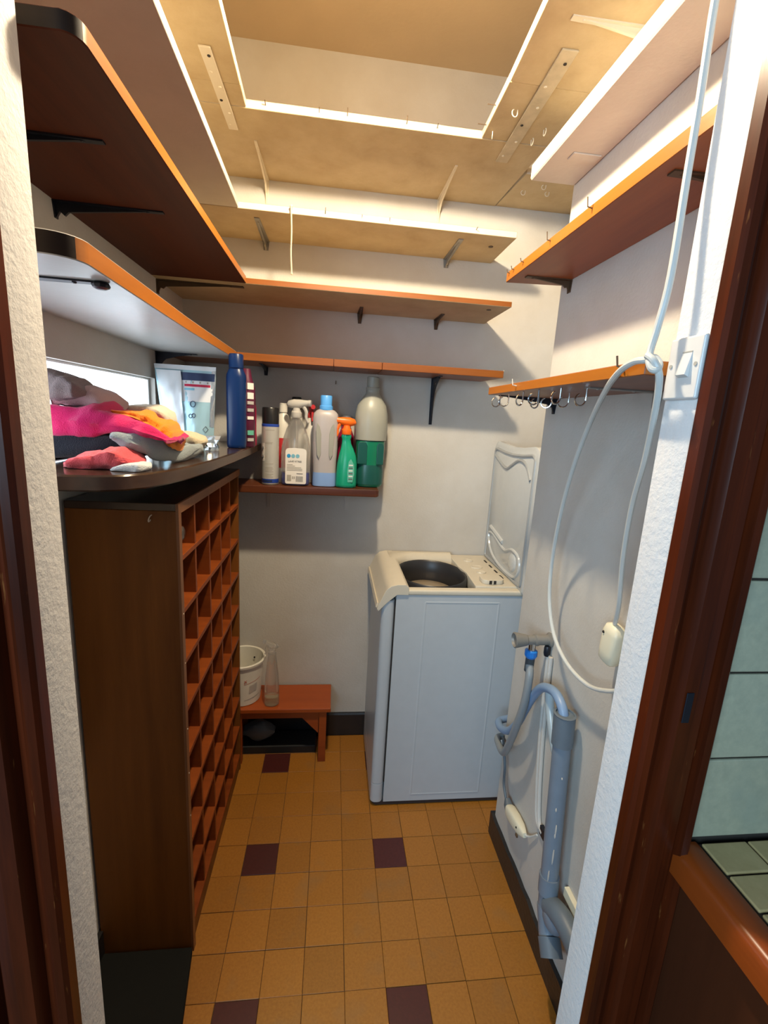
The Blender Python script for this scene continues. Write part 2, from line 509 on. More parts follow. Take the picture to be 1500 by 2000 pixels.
# window: frame and frosted pane in the depth of the left wall
wn = struct(MB().box((XL-0.05, WY0, WZ0), (XL-0.015, WY0+0.012, WZ1)).box((XL-0.05, WY1-0.012, WZ0), (XL-0.015, WY1, WZ1))
    .box((XL-0.05, WY0+0.012, WZ0), (XL-0.015, WY1-0.012, WZ0+0.012)).box((XL-0.05, WY0+0.012, WZ1-0.006), (XL-0.015, WY1-0.012, WZ1)).build('window_1', 'switch_white', smooth=0, bevel=0.0015))
MB().box((XL-0.034, WY0+0.012, WZ0+0.012), (XL-0.026, WY1-0.012, WZ1-0.006)).build('window_pane', 'window_light', wn, smooth=0)
# baseboards
struct(MB().prism([(YB-0.012, 0), (YB, 0), (YB, 0.107), (YB-0.008, 0.107), (YB-0.012, 0.10)], XL, XR2, 'x').build('baseboard_back', 'baseboard_black', smooth=0))
bb = MB()
pts = [(YF, 0.083)]
k = 0
while pts[-1][0] < YE:
    k += 1
    pts.append((min(YE, pts[-1][0] + R_.uniform(.02, .05)), 0.083 + R_.uniform(-.004, .005)))
bb.prism([(YF, 0)] + pts + [(YE, 0)], XR-0.011, XR, 'x')
bb.prism([(XR-0.011, 0), (XR2, 0), (XR2, 0.085), (XR-0.011, 0.085)], YE, YE+0.010, 'y')
struct(bb.build('baseboard_right', 'baseboard_black', smooth=0))
struct(MB().box((XL, YF, 0), (XL+0.011, YB-0.012, 0.085)).build('baseboard_left', 'baseboard_black', smooth=0))
# door casings towards the kitchen
prof = [(0.0, 0.0), (0.0, -0.016), (0.004, -0.022), (0.012, -0.024), (0.018, -0.020), (0.021, -0.013), (0.030, -0.011), (0.034, -0.022), (0.038, -0.027), (0.056, -0.028), (0.0565, -0.0245), (0.060, -0.0245),
        (0.074, -0.023), (0.078, -0.015), (0.082, -0.014), (0.086, -0.026), (0.094, -0.029), (0.100, -0.024), (0.102, 0.0)]
tr = MB().prism([(OX1-0.003+x, YK+y) for x, y in prof], 0, 2.32)
t1 = struct(tr.build('trim_1', 'door_frame_wood', smooth=30))
MB().box((0.7055, -0.6842, 1.018), (0.716, -0.6825, 1.062)).build('strike_plate', 'metal_black', t1, smooth=0, bevel=0.0006, seg=1, label='blackened metal strike plate')
tl = MB().prism([(OX0+0.003-x, YK+y) for x, y in prof], 0, 2.32)
struct(tl.build('trim_2', 'door_frame_wood', smooth=30))
# kitchen side: tiled wall and tiled counter right of the door frame
kw = struct(MB().box((0.762, YK-0.004, 0.5), (1.12, YK, 2.4)).build('wall_kitchen', 'grout_dark', smooth=0))
kt = None
for r in range(11):
    for c in range(2):
        if kt is None:
            o = kt = MB().box((0.0012, -0.005, 0.0016), (0.1465, 0, 0.1324)).build('tile', 'kitchen_tile', kw, smooth=0, bevel=0.0018)
        else:
            o = kt.copy(); COL.objects.link(o)
        o.name = 'tile'
        o.location = (0.768 + c*0.148, YK-0.004, 0.809 + r*0.1345)
kc = thing('tiled_counter', 'tiled kitchen counter with reddish wooden edge right of the door frame', 'counter', (0.9, -0.8, 0))
MB().box((0.765, -1.55, 0.02), (1.1, -0.666, 0.765)).build('side_panel', 'counter_panel_wood', kc, smooth=0, label='dark brown wooden side panel')
MB().box((0.792, -1.55, 0.765), (1.12, -0.666, 0.800)).build('slab', 'grout_dark', kc, smooth=0)
MB().prism([(0.748, 0.762), (0.790, 0.762), (0.790, 0.802), (0.786, 0.805), (0.760, 0.805), (0.752, 0.800), (0.748, 0.792)], -1.55, -0.6655, 'y').build('wood_trim', 'counter_trim_wood', kc, smooth=50, label='glossy reddish wooden edge strip')
ct = None
for r in range(9):
    for c in range(4):
        if ct is None:
            o = ct = MB().box((0.0018, 0.0018, 0.800), (0.0732, 0.0472, 0.805)).build('tile', 'counter_tile', kc, smooth=0, bevel=0.0018)
        else:
            o = ct.copy(); COL.objects.link(o)
        o.name = 'tile'
        o.location = (0.792 + c*0.075, -0.667 - (r+1)*0.049, 0)
sw = thing('light_switch', 'white rocker light switch on the white door reveal', 'switch', (OX1, -0.628, 1.472))
MB().box((OX1-0.007, -0.6535, 1.434), (OX1, -0.597, 1.509)).build('plate', 'switch_white', sw, bevel=0.003, seg=3)
MB().prism([(OX1-0.007, 1.489), (OX1-0.0075, 1.489), (OX1-0.013, 1.463), (OX1-0.007, 1.460)], -0.638, -0.622, 'y').build('rocker', 'switch_white', sw, smooth=0, bevel=0.0006, seg=1)
MB().box((OX1-0.0076, -0.638, 1.4895), (OX1-0.007, -0.622, 1.491)).build('rocker_slot', 'print_grey', sw, smooth=0)
for y in (-0.605, -0.646):
    MB().cyl((OX1-0.0078, y, 1.475), (OX1-0.006, y, 1.475), 0.0026, n=12).build('screw', 'print_grey', sw)

# ------------------------------------------------------------------ shelves
def poly_board(name, mats, poly, z0, z1, parent, edge_idx=1, bevel=0.0012):
    # painted faces take mats[0], the upright edges mats[1]
    mb = MB().prism(poly, z0, z1, 'z', 0, 1)
    if len(mats) > 2:
        # the sawn end towards the door takes the third, almost black material
        n = len(poly); c = Vector((sum(p[0] for p in poly)/n, sum(p[1] for p in poly)/n))
        for i in range(n):
            a, b_ = Vector(poly[i]), Vector(poly[(i+1) % n])
            d = (b_-a).normalized(); nr = Vector((d.y, -d.x))
            if nr.dot((a+b_)/2-c) < 0: nr = -nr
            if nr.y < -0.45: mb.fm[len(mb.fm)-n+i] = 2
    return mb.build(name, mats, parent, smooth=30, bevel=bevel, seg=1)
def nail(parent, p, d, L=0.014, r=0.0011, mat='nail_metal', bent=None):
    p = Vector(p); d = Vector(d).normalized()
    mb = MB()
    q = [p - d*0.004, p + d*L*0.7, p + d*L] if not bent else [p - d*0.004, p + d*L*0.6, p + d*L*0.75 + Vector(bent)*L*0.9]
    mb.tube(q, r, 6)
    mb.build('nail', mat, parent)
def hook(parent, p, d=(0,0,-1), side=(0,1,0), r=0.010, shank=0.012, w=0.0014, mat='chrome', n=12, sweep=250):
    p = Vector(p); d = Vector(d).normalized(); s = Vector(side).normalized()
    pts = [p - d*0.003, p + d*shank]
    c = p + d*shank - s*r
    for i in range(1, n+1):
        a = math.radians(sweep*i/n)
        pts.append(c + s*r*math.cos(a) + d*r*math.sin(a))
    MB().tube(pts, w, 7).build('hook', mat, parent)
def bracket(parent, p, d, arm, leg, w0, w1, mat, gusset=0.012, name='bracket', thick=0.0025, strut=False, knob=False):
    # p: corner of wall and underside; d: away from the wall
    p = Vector(p); d = Vector(d).normalized(); s = d.cross(Vector((0,0,1)))
    z = Vector((0,0,1))
    mb = MB()
    def strip(a, b, wa, wb, n):
        mb.loft([[a - s*wa, a + s*wa, a + s*wa - n*thick, a - s*wa - n*thick], [b - s*wb, b + s*wb, b + s*wb - n*thick, b - s*wb - n*thick]])
    strip(p, p + d*arm, w0, w1, z)
    strip(p, p - z*leg, w0, w1, -d)
    if gusset:
        # pressed rib along both arms, swelling into the corner
        L = [(arm*0.86, 0.0), (arm*0.5, gusset*0.5), (gusset*1.6, gusset*1.1), (gusset*1.1, gusset*1.6), (gusset*0.5, leg*0.5), (0.0, leg*0.88)]
        poly = [p + d*thick - z*thick] + [p + d*(a+thick) - z*(b_+thick) for a, b_ in L]
        mb.loft([[q - s*0.0025 for q in poly], [q + s*0.0025 for q in poly]])
    if strut:
        mb.tube([p + d*arm*0.8 - z*0.004, p + d*arm*0.25 - z*leg*0.28, p - z*leg*0.8 + d*0.004], 0.004, 8, smooth=4)
    if knob:
        mb.sphere(p + d*arm - z*0.004, w1*2.0, 10, 6, (1, 1, .5))
    o = mb.build(name, mat, parent, smooth=30)
    for t in (0.35, 0.85):
        MB().sphere(p + d*arm*t - z*(thick+0.0005), 0.0032, 8, 5, (1,1,.5)).build('screw', mat, o)
    return o
def shelf(label, loc): return thing('wall_shelf', label, 'shelf', loc)

# A: topmost back shelf with its two side runs
ZA = 2.164
a = shelf('topmost cream painted shelf along the back wall, joined to two side shelves', (0.3, 0.44, ZA))
poly_board('board', ('shelf_cream', 'shelf_white'), [(XL, 0.251), (0.808, 0.251), (0.790, YB), (XL, YB)], ZA, ZA+0.021, a)
poly_board('board', ('shelf_cream', 'shelf_white'), [(0.811, 0.40), (XR2, 0.40), (XR2, YB), (0.793, YB)], ZA+0.001, ZA+0.021, a)
for x in (-0.02, 0.585):
    bracket(a, (x, YB, ZA), (0,-1,0), 0.235, 0.085, 0.008, 0.004, 'metal_painted', 0.02)
for x, b_ in ((0.03, 0), (0.17, 0), (0.245, 1), (0.405, 1), (0.49, 0)):
    nail(a, (x, 0.251, ZA+0.012), (0,-1,0.15), 0.016, 0.0012, 'nail_metal', (0,0,.8) if b_ else None)
for x, y in ((0.85, 0.50), (0.93, 0.49), (0.9, 0.45)):
    hook(a, (x, y, ZA), side=(1,0,0), r=0.007, shank=0.006, w=0.0012, mat='nail_white')
l0 = shelf('cream painted top shelf on the left wall under the ceiling', (-0.17, -0.2, ZA))
poly_board('board', ('shelf_cream', 'shelf_white'), [(XL, -0.585), (0.0, -0.585), (-0.018, 0.164), (XL, 0.164)], ZA, ZA+0.02, l0)
poly_board('board', ('shelf_cream', 'shelf_white'), [(XL, 0.1655), (-0.018, 0.1655), (-0.02, 0.2495), (XL, 0.2495)], ZA+0.001, ZA+0.02, l0)
def strap(parent, x0, y0, x1, y1, w, label, mat='metal_dirty'):
    mb = MB(); d = Vector((x1-x0, y1-y0, 0)).normalized(); s = Vector((-d.y, d.x, 0))
    A = Vector((x0, y0, ZA)); B = Vector((x1, y1, ZA)); z = Vector((0,0,1))
    mb.loft([[A - s*w, A + s*w, A + s*w - z*0.004, A - s*w - z*0.004], [B - s*w, B + s*w, B + s*w - z*0.004, B - s*w - z*0.004]])
    o = mb.build('joining_strap', mat, parent, smooth=0, bevel=0.0008, seg=1, label=label)
    n = 6
    for i in range(n):
        q = A + (B-A)*((i+0.5)/n) + s*w*(0.35 if i % 2 else -0.3)
        MB().sphere(q - z*0.0042, 0.0042, 8, 5, (1,1,.5)).build('screw', 'dark_hole' if i % 3 == 0 else 'metal_painted', o)
strap(l0, -0.073, 0.05, -0.072, 0.35, 0.013, 'painted flat metal joining strap', 'metal_painted')
r0 = shelf('cream painted top shelf on the right wall with a rusty joining strap', (0.72, -0.2, ZA))
poly_board('board', ('shelf_cream', 'shelf_white'), [(0.585, -0.585), (XR, -0.585), (XR, 0.026), (0.612, 0.026)], ZA, ZA+0.021, r0)
poly_board('board', ('shelf_cream', 'shelf_white'), [(0.612, 0.0285), (XR, 0.0285), (XR, 0.098), (XR-0.02, 0.2495), (0.617, 0.2495)], ZA+0.001, ZA+0.021, r0)
strap(r0, 0.700, -0.088, 0.709, 0.345, 0.018, 'dirty flat metal joining strap with screw holes')
bracket(r0, (XR, -0.16, ZA), (-1,0,0), 0.165, 0.09, 0.009, 0.006, 'metal_painted', 0.014)
for p, s in (((0.668, 0.118), (1,.3,0)), ((0.639, 0.222), (.3,1,0)), ((0.752, 0.228), (0,1,0)), ((0.766, 0.18), (0,1,0))):
    hook(r0, (p[0], p[1], ZA), side=s, r=0.008, shank=0.008, w=0.0012, mat='nail_white')
for y in (0.13, 0.21):
    nail(r0, (0.613, y, ZA+0.012), (-1,0,0.0), 0.02, 0.0012)

# B: second back shelf, left B run, right R1
ZB = 1.973
b_s = shelf('second white painted back shelf from the top, with a string hanging from its edge', (0.3, 0.5, ZB))
poly_board('board', ('shelf_cream', 'shelf_white'), [(XL, 0.376), (0.795, 0.380), (0.795, YB), (XL, YB)], ZB, ZB+0.019, b_s)
for x in (-0.022, 0.627):
    bracket(b_s, (x, YB, ZB), (0,-1,0), 0.20, 0.03, 0.012, 0.008, 'metal_grey', 0.014)
for x, b_ in ((0.09, 0), (0.19, 1), (0.30, 0), (0.385, 0), (0.66, 0)):
    nail(b_s, (x, 0.377, ZB+0.012), (0,-1,0.1), 0.014, 0.0011, 'nail_metal', (0,0,.8) if b_ else None)
MB().cyl((0.74, 0.47, ZB+0.001), (0.74, 0.47, ZB-0.0012), 0.008, n=12).build('screw_cover', 'metal_dark_brown', b_s)
st = MB().tube([(0.089, 0.367, ZB+0.02), (0.089, 0.364, ZB+0.005), (0.091, 0.365, ZB-0.05), (0.090, 0.366, ZB-0.11), (0.093, 0.366, ZB-0.168)], 0.0022, 7, smooth=5)
st.sphere((0.089, 0.366, ZB+0.016), 0.005, 8, 6).sphere((0.093, 0.366, ZB-0.169), 0.0035, 8, 6)
tag(st.build('hanging_string', 'string_cream'), 'short cream string dangling from a nail on the second back shelf', 'string')
lb = shelf('white painted left wall shelf, second from the top', (-0.18, -0.1, ZB))
poly_board('board', ('shelf_white', 'shelf_white'), [(XL, -0.585), (-0.042, -0.585), (-0.066, 0.373), (XL, 0.373)], ZB, ZB+0.019, lb)
r1 = shelf('white painted right wall shelf with bright front edge, second from the top', (0.77, -0.2, 2.0))
poly_board('board', ('shelf_white', 'shelf_white'), [(0.713, -0.585), (XR, -0.585), (XR, 0.092), (0.710, 0.092)], 2.0, 2.036, r1, bevel=0.003)
MB().box((0.752, -0.05, 1.997), (XR-0.01, -0.02, 2.0)).build('batten', 'shelf_white', r1, smooth=0, bevel=0.001, seg=1)

# C: third back shelf, left C run, right R2
ZZC = 1.761
c_s = shelf('third back shelf from the top, cream underside and orange varnished edge, no hooks', (0.3, 0.49, ZZC))
poly_board('board', ('shelf_cream', 'wood_orange_x'), [(XL, 0.349), (0.792, 0.353), (0.792, YB), (XL, YB)], ZZC, ZZC+0.017, c_s)
for x in (0.318, 0.606):
    bracket(c_s, (x, YB, ZZC), (0,-1,0), 0.11, 0.035, 0.010, 0.006, 'metal_dark_brown', 0.012)
MB().cyl((0.735, 0.41, ZZC+0.001), (0.735, 0.41, ZZC-0.0012), 0.008, n=12).build('screw_cover', 'metal_dark_brown', c_s)
bracket(c_s, (XL, 0.392, ZZC), (1,0,0), 0.255, 0.04, 0.010, 0.009, 'metal_dark_brown', 0.014)
lc = shelf('broad left wall shelf with dark red-brown underside and orange edge', (-0.17, -0.1, ZZC))
poly_board('board', ('wood_shaded_under', 'wood_orange', 'wood_end_dark'), [(XL, -0.575), (-0.062, -0.578)] + arc(-0.0605, -0.558, 0.021, -80, 0, 4) + [(-0.0395, 0.0), (-0.0395, 0.347), (XL, 0.347)], ZZC, ZZC+0.02, lc)
for y in (-0.37, -0.13):
    bracket(lc, (XL, y, ZZC), (1,0,0), 0.20, 0.03, 0.010, 0.005, 'metal_black', 0.014)
r2 = shelf('right wall shelf with red-brown underside and orange edge set with nails', (0.76, -0.2, ZZC))
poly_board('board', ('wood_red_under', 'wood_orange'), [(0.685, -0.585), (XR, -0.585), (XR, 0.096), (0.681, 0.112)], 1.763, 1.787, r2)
for y, b_ in ((-0.30, 1), (-0.14, 1), (0.0, 0), (0.06, 0), (0.09, 0)):
    nail(r2, (0.683, y, 1.780), (-1,0,0.2), 0.014, 0.0013, 'nail_metal', (0,0,1.2) if b_ else (0,0,.5))
bracket(r2, (XR, 0.045, 1.763), (-1,0,0), 0.12, 0.03, 0.011, 0.008, 'metal_dark_brown', 0.01)
bracket(r2, (XR, -0.47, 1.763), (-1,0,0), 0.12, 0.03, 0.011, 0.008, 'metal_dark_brown', 0.01)

# D: fourth back shelf, left D run, right R3
ZD = 1.549
d_s = shelf('fourth back shelf from the top, plain orange wood, above the bottles', (0.3, 0.55, ZD))
poly_board('board', ('wood_red_under_x', 'wood_orange_x'), [(XL, 0.440), (0.228, 0.440), (0.228, YB), (XL, YB)], ZD, ZD+0.024, d_s)
poly_board('board', ('wood_red_under_x', 'wood_orange_x'), [(0.2295, 0.440), (0.392, 0.440), (0.392, YB), (0.2295, YB)], ZD, ZD+0.024, d_s)
poly_board('board', ('wood_red_under_x', 'wood_orange_x'), [(0.3935, 0.440), (0.819, 0.436), (0.800, YB), (0.3935, YB)], ZD, ZD+0.024, d_s)
bracket(d_s, (0.612, YB, ZD), (0,-1,0), 0.13, 0.175, 0.008, 0.006, 'metal_black', 0.016, strut=True)
bracket(d_s, (-0.02, YB, ZD), (0,-1,0), 0.13, 0.03, 0.008, 0.006, 'metal_black', 0.012)
nail(d_s, (0.817, 0.46, ZD+0.015), (1,0,0.2), 0.014, 0.0012, 'nail_white', (0,0,1.0))
tag(MB().tube([(0.238, YB+0.004, 1.515), (0.238, YB-0.012, 1.515), (0.238, YB-0.014, 1.503)], 0.0016, 6).build('wall_nail', 'nail_metal'), 'small dark bent nail in the back wall below the fourth shelf', 'nail')
ld = shelf('left wall shelf over the window, white glossy underside and orange edge', (-0.19, -0.1, ZD))
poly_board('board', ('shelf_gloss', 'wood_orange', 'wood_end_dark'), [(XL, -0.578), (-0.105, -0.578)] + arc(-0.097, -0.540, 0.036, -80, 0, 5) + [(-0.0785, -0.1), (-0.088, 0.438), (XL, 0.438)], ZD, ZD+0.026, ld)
bracket(ld, (XL, -0.463, ZD), (1,0,0), 0.225, 0.06, 0.014, 0.006, 'metal_black', 0, knob=True)
bracket(ld, (XL, 0.36, ZD), (1,0,0), 0.12, 0.08, 0.009, 0.006, 'metal_black', 0.016)
ZR3 = 1.466
r3 = shelf('lowest right wall shelf, orange wood with a row of hanging cup hooks', (0.74, -0.25, ZR3))
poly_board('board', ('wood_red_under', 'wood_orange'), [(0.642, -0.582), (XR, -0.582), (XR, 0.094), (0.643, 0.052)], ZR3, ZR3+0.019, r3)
bracket(r3, (XR, 0.045, ZR3), (-1,-.05,0), 0.16, 0.04, 0.014, 0.006, 'metal_black', 0.012)
bracket(r3, (XR, -0.36, ZR3), (-1,0,0), 0.14, 0.03, 0.012, 0.010, 'metal_grey', 0.0)
for x, y, ang in ((0.662, 0.010, 10), (0.660, -0.055, 0), (0.655, -0.155, 30), (0.735, -0.06, 15), (0.735, -0.13, -30), (0.655, -0.235, 10), (0.74, -0.20, -10), (0.66, -0.32, 20), (0.72, -0.305, 5)):
    hook(r3, (x, y, ZR3), side=(math.cos(math.radians(ang)), math.sin(math.radians(ang)), 0), r=0.0115, shank=0.020, w=0.0018, mat='chrome')
nail(r3, (0.642, -0.14, ZR3+0.012), (-1,0,0.2), 0.014, 0.0014, 'nail_white', (0,0,1.0))
nail(r3, (0.642, -0.535, ZR3+0.012), (-1,0,0.3), 0.018, 0.0016, 'nail_metal', (0,0,.8))

# E: low shelf with the bottles
ZE = 1.105
e_s = shelf('short dark brown low shelf on the back wall carrying the cleaning bottles', (0.15, 0.55, ZE))
poly_board('board', ('wood_low_shelf', 'wood_low_shelf'), [(-0.20, 0.462)] + [(0.396, 0.462)] + arc(0.396, 0.474, 0.012, -90, 0, 3) + [(0.408, YB), (-0.20, YB)], ZE, ZE+0.026, e_s, bevel=0.003)
for x in (-0.008, 0.297):
    bracket(e_s, (x, YB, ZE), (0,-1,0), 0.12, 0.085, 0.009, 0.007, 'wall_white', 0.0)

# dark shelf at counter height under the window
ZW = 1.242
cs = shelf('dark glossy shelf below the window with a rounded front corner, holding cloths', (-0.18, 0.1, ZW))
poly_board('board', ('wood_walnut', 'wood_walnut_edge'), [(XL, -0.378), (-0.20, -0.378), (-0.155, -0.372), (-0.118, -0.352), (-0.092, -0.318), (-0.073, -0.262), (-0.058, -0.18), (-0.047, -0.05), (-0.040, 0.14), (-0.036, 0.34), (-0.038, YB), (XL, YB)], ZW, ZW+0.028, cs, bevel=0.003)
bracket(cs, (XL, -0.2, ZW), (1,0,0), 0.12, 0.03, 0.009, 0.006, 'metal_black', 0.010)

# ------------------------------------------------------------------ wine rack
rk = thing('bottle_rack', 'brown wooden pigeonhole bottle rack standing under the dark shelf', 'rack', (-0.195, 0.12, 0))
RX0, RX1, RY0, RY1, RZ = -0.305, -0.085, -0.195, 0.445, 1.19
MB().box((RX0, RY0, 0), (RX1, RY0+0.014, RZ-0.016)).build('side_panel', 'wood_rack_side', rk, smooth=0, bevel=0.001, seg=1)
MB().box((RX0, RY1-0.014, 0), (RX1, RY1, RZ-0.016)).build('side_panel', 'wood_rack_side', rk, smooth=0, bevel=0.001, seg=1)
MB().box((RX0, RY0, RZ-0.016), (RX1, RY1, RZ)).build('top_panel', 'wood_walnut', rk, smooth=0, bevel=0.001, seg=1, label='dark top panel')
MB().box((RX0, RY0+0.014, 0.055), (RX0+0.005, RY1-0.014, RZ-0.016)).build('back_panel', 'wood_rack_side', rk, smooth=0)
MB().box((RX1-0.002, RY0-0.0005, 0.0), (RX1+0.004, RY0+0.0165, RZ-0.0005)).build('edge_strip', 'wood_rack_edge', rk, smooth=0)
MB().box((RX1-0.002, RY0+0.016, RZ-0.022), (RX1+0.004, RY1-0.003, RZ-0.0005)).build('edge_strip', 'wood_rack_edge', rk, smooth=0)
for k in range(9):
    z = 1.063 - 0.1247*k
    MB().box((RX0+0.005, RY0+0.014, z-0.006), (RX1, RY1-0.014, z+0.006)).build('shelf_board', 'wood_rack', rk, smooth=0, bevel=0.0007, seg=1)
for y in (-0.063, 0.064, 0.189, 0.313):
    MB().box((RX0+0.005, y-0.0055, 0.071), (RX1-0.002, y+0.0055, RZ-0.017)).build('divider', 'wood_rack', rk, smooth=0)
MB().box((RX1-0.012, RY0+0.014, 0.0), (RX1-0.004, RY1-0.014, 0.058)).build('kick_board', 'wood_rack_side', rk, smooth=0)
hook(rk, (-0.135, RY0-0.001, 1.165), d=(0,-1,0.0), side=(0.3,0,1), r=0.007, shank=0.004, w=0.0011, mat='nail_white')
for z in (0.94, 0.82, 0.65, 0.53, 0.41):
    MB().sphere((RX1+0.004, RY0+0.01, z), 0.002, 8, 5, (.4, 1, 1)).build('pin', 'nail_white', rk)
bt = thing('wine_bottle', 'dark glass bottle lying in the top front hole of the rack', 'bottle', (-0.195, -0.122, 1.069))
bm_ = MB()
def lathe_axis(mb, prof, c, d, n=18):
    d = Vector(d).normalized(); up = Vector((0,0,1)); sd = d.cross(up).normalized(); up = sd.cross(d)
    c = Vector(c)
    return mb.loft([[c + d*z + (up*math.cos(2*PI*k/n) + sd*math.sin(2*PI*k/n))*r for k in range(n)] for r, z in prof])
lathe_axis(bm_, [(0.02, 0), (0.036, 0.002), (0.038, 0.01), (0.038, 0.12), (0.030, 0.145), (0.016, 0.165), (0.014, 0.185)], (-0.298, -0.122, 1.1075), (1, 0, 0))
bm_.build('body', 'bottle_dark_glass', bt)
lathe_axis(MB(), [(0.0165, 0.183), (0.0165, 0.20), (0.012, 0.203)], (-0.298, -0.122, 1.1075), (1, 0, 0)).build('mouth', 'clear_glass', bt)

# dark rubber mat in front of the rack
mt = MB().prism([(-0.30, -0.52), (-0.045, -0.52), (-0.060, -0.36), (-0.083, -0.2), (-0.30, -0.2)], 0.0006, 0.022, 'z').build('door_mat', 'rubber_mat', smooth=30, bevel=0.004)
tag(mt, 'black rubber mat on the floor in front of the rack', 'mat')

# ------------------------------------------------------------------ washing machine
wm = thing('washing_machine', 'white top loading washing machine with its lid standing open', 'washing machine', (0.7, 0.43, 0))
WX0, WX1, WY0_, WY1_, WH = 0.413, 0.985, 0.232, 0.622, 0.828
def rr(x0, y0, x1, y1, r, n=5):
    return arc(x1-r, y1-r, r, 0, 90, n) + arc(x0+r, y1-r, r, 90, 180, n) + arc(x0+r, y0+r, r, 180, 270, n) + arc(x1-r, y0+r, r, 270, 360, n)
# side shell, right of the seam, with an embossed field on the side panel
sb = MB()
sb.box((WX0+0.0475, WY0_+0.002, 0.018), (WX1, WY0_+0.020, WH))
sb.box((WX0+0.0475, WY0_+0.020, 0.018), (WX1, WY1_, 0.742)).box((WX0+0.0475, WY1_-0.02, 0.742), (WX1, WY1_, WH))
sb.box((0.748, WY0_+0.020, 0.742), (WX1, WY1_-0.02, WH)).box((WX0+0.0475, WY0_+0.020, 0.742), (0.478, WY1_-0.02, WH))
MB().box((WX0+0.044, WY0_+0.006, 0.098), (WX0+0.0478, WY1_-0.01, 0.80)).build('seam', 'dark_hole', wm, smooth=0)
sb.build('body', 'washer_white', wm, smooth=0)
pn = MB()
def frame_ridge(mb, x0, z0, x1, z1, y, wd=0.004, h=0.0016):
    for a, b_ in (((x0, z0), (x1, z0)), ((x1, z0), (x1, z1)), ((x1, z1), (x0, z1)), ((x0, z1), (x0, z0))):
        dx, dz = b_[0]-a[0], b_[1]-a[1]
        L = math.hypot(dx, dz); nx, nz = -dz/L*wd, dx/L*wd
        mb.loft([[(a[0]-nx, y, a[1]-nz), (a[0], y-h, a[1]), (a[0]+nx, y, a[1]+nz)], [(b_[0]-nx, y, b_[1]-nz), (b_[0], y-h, b_[1]), (b_[0]+nx, y, b_[1]+nz)]])
frame_ridge(pn, 0.560, 0.045, 0.815, 0.795, WY0_+0.002)
pn.build('embossed_panel', 'washer_white', wm, smooth=60)
MB().prism(rr(WX0, WY0_, WX0+0.0455, WY1_, 0.018), 0.095, 0.800, 'z').build('front_panel', 'washer_white', wm, smooth=40, bevel=0.001, seg=1)
MB().prism(rr(WX0, WY0_, WX0+0.0455, WY1_, 0.018), 0.018, 0.0935, 'z').build('kick_panel', 'washer_white', wm, smooth=40, bevel=0.001, seg=1)
MB().prism(rr(WX0+0.006, WY0_+0.004, WX1, WY1_, 0.02), 0.004, 0.018, 'z').build('base', 'rubber_black', wm)
for x in (0.45, 0.94):
    for y in (0.27, 0.585):
        MB().cyl((x, y, 0), (x, y, 0.006), 0.016).build('foot', 'rubber_black', wm)
# cream top: sloping console on the left, thick bar at the back, thin lip at the front, deck on the right
MB().prism([(0.462, 0.822), (0.436, 0.800), (0.402, 0.764), (0.397, 0.772), (0.402, 0.788), (0.424, 0.838), (0.440, 0.852), (0.462, 0.858), (0.490, 0.858), (0.500, 0.850), (0.500, 0.822)],
           WY0_-0.004, WY1_, 'y').build('control_console', 'washer_cream', wm, smooth=40, bevel=0.002, seg=2)
MB().prism([(0.397, 0.772), (0.394, 0.775), (0.398, 0.790), (0.402, 0.788)], WY0_+0.01, WY1_-0.006, 'y').build('console_edge', 'washer_cream', wm, smooth=0)
tp = MB()
tp.box((0.455, WY0_-0.002, 0.820), (WX1, WY0_+0.030, 0.840))
tp.build('front_lip', 'washer_cream', wm, smooth=40, bevel=0.007, seg=4)
bk = MB()
x_ = 0.47
bar = []
for i in range(17):
    t = i/16
    x = 0.470 + 0.260*t
    yf = WY0_+0.33 - 0.10*max(0, 1-t*3.0)**1.5
    bar.append([(x, yf, 0.80), (x, yf+0.006, 0.838), (x, yf+0.022, 0.856), (x, WY1_-0.02, 0.862), (x, WY1_-0.004, 0.852), (x, WY1_, 0.80)])
bk.loft(bar)
bk.build('rear_bar', 'washer_cream', wm, smooth=60)
dk = MB()
dk.prism([(0.735, WY0_+0.028), (0.775, WY0_+0.028), (0.775, 0.26), (WX1, 0.26), (WX1, WY1_), (0.7305, WY1_), (0.7305, 0.47), (0.742, 0.40)], 0.800, 0.846)
dk.build('dispenser_deck', 'washer_cream', wm, smooth=30, bevel=0.004, seg=2)
for cx, cy, r in ((0.80, 0.46, 0.024), (0.80, 0.40, 0.018), (0.79, 0.54, 0.02)):
    MB().lathe([(r, 0), (r, 0.003), (r*0.9, 0.005), (r*0.75, 0.0045), (r*0.6, 0.003)], (cx, cy, 0.8455), 18, ry=0.8).build('moulded_ring', 'washer_cream', wm)
MB().prism(rr(0.765, 0.275, 0.845, 0.335, 0.02), 0.8455, 0.862, 'z').build('dispenser_cover', 'washer_cream', wm, bevel=0.004, smooth=40)
MB().box((0.788, 0.2735, 0.848), (0.812, 0.2765, 0.860)).build('dispenser_slot', 'dark_hole', wm, smooth=0)
MB().box((0.797, 0.271, 0.848), (0.802, 0.277, 0.860)).build('dispenser_rib', 'washer_cream', wm, smooth=0)
for y in (0.34, 0.40, 0.46, 0.52):
    MB().box((0.858, y, 0.846), (0.864, y+0.03, 0.8475)).build('hinge_slot', 'dark_hole', wm, smooth=0)
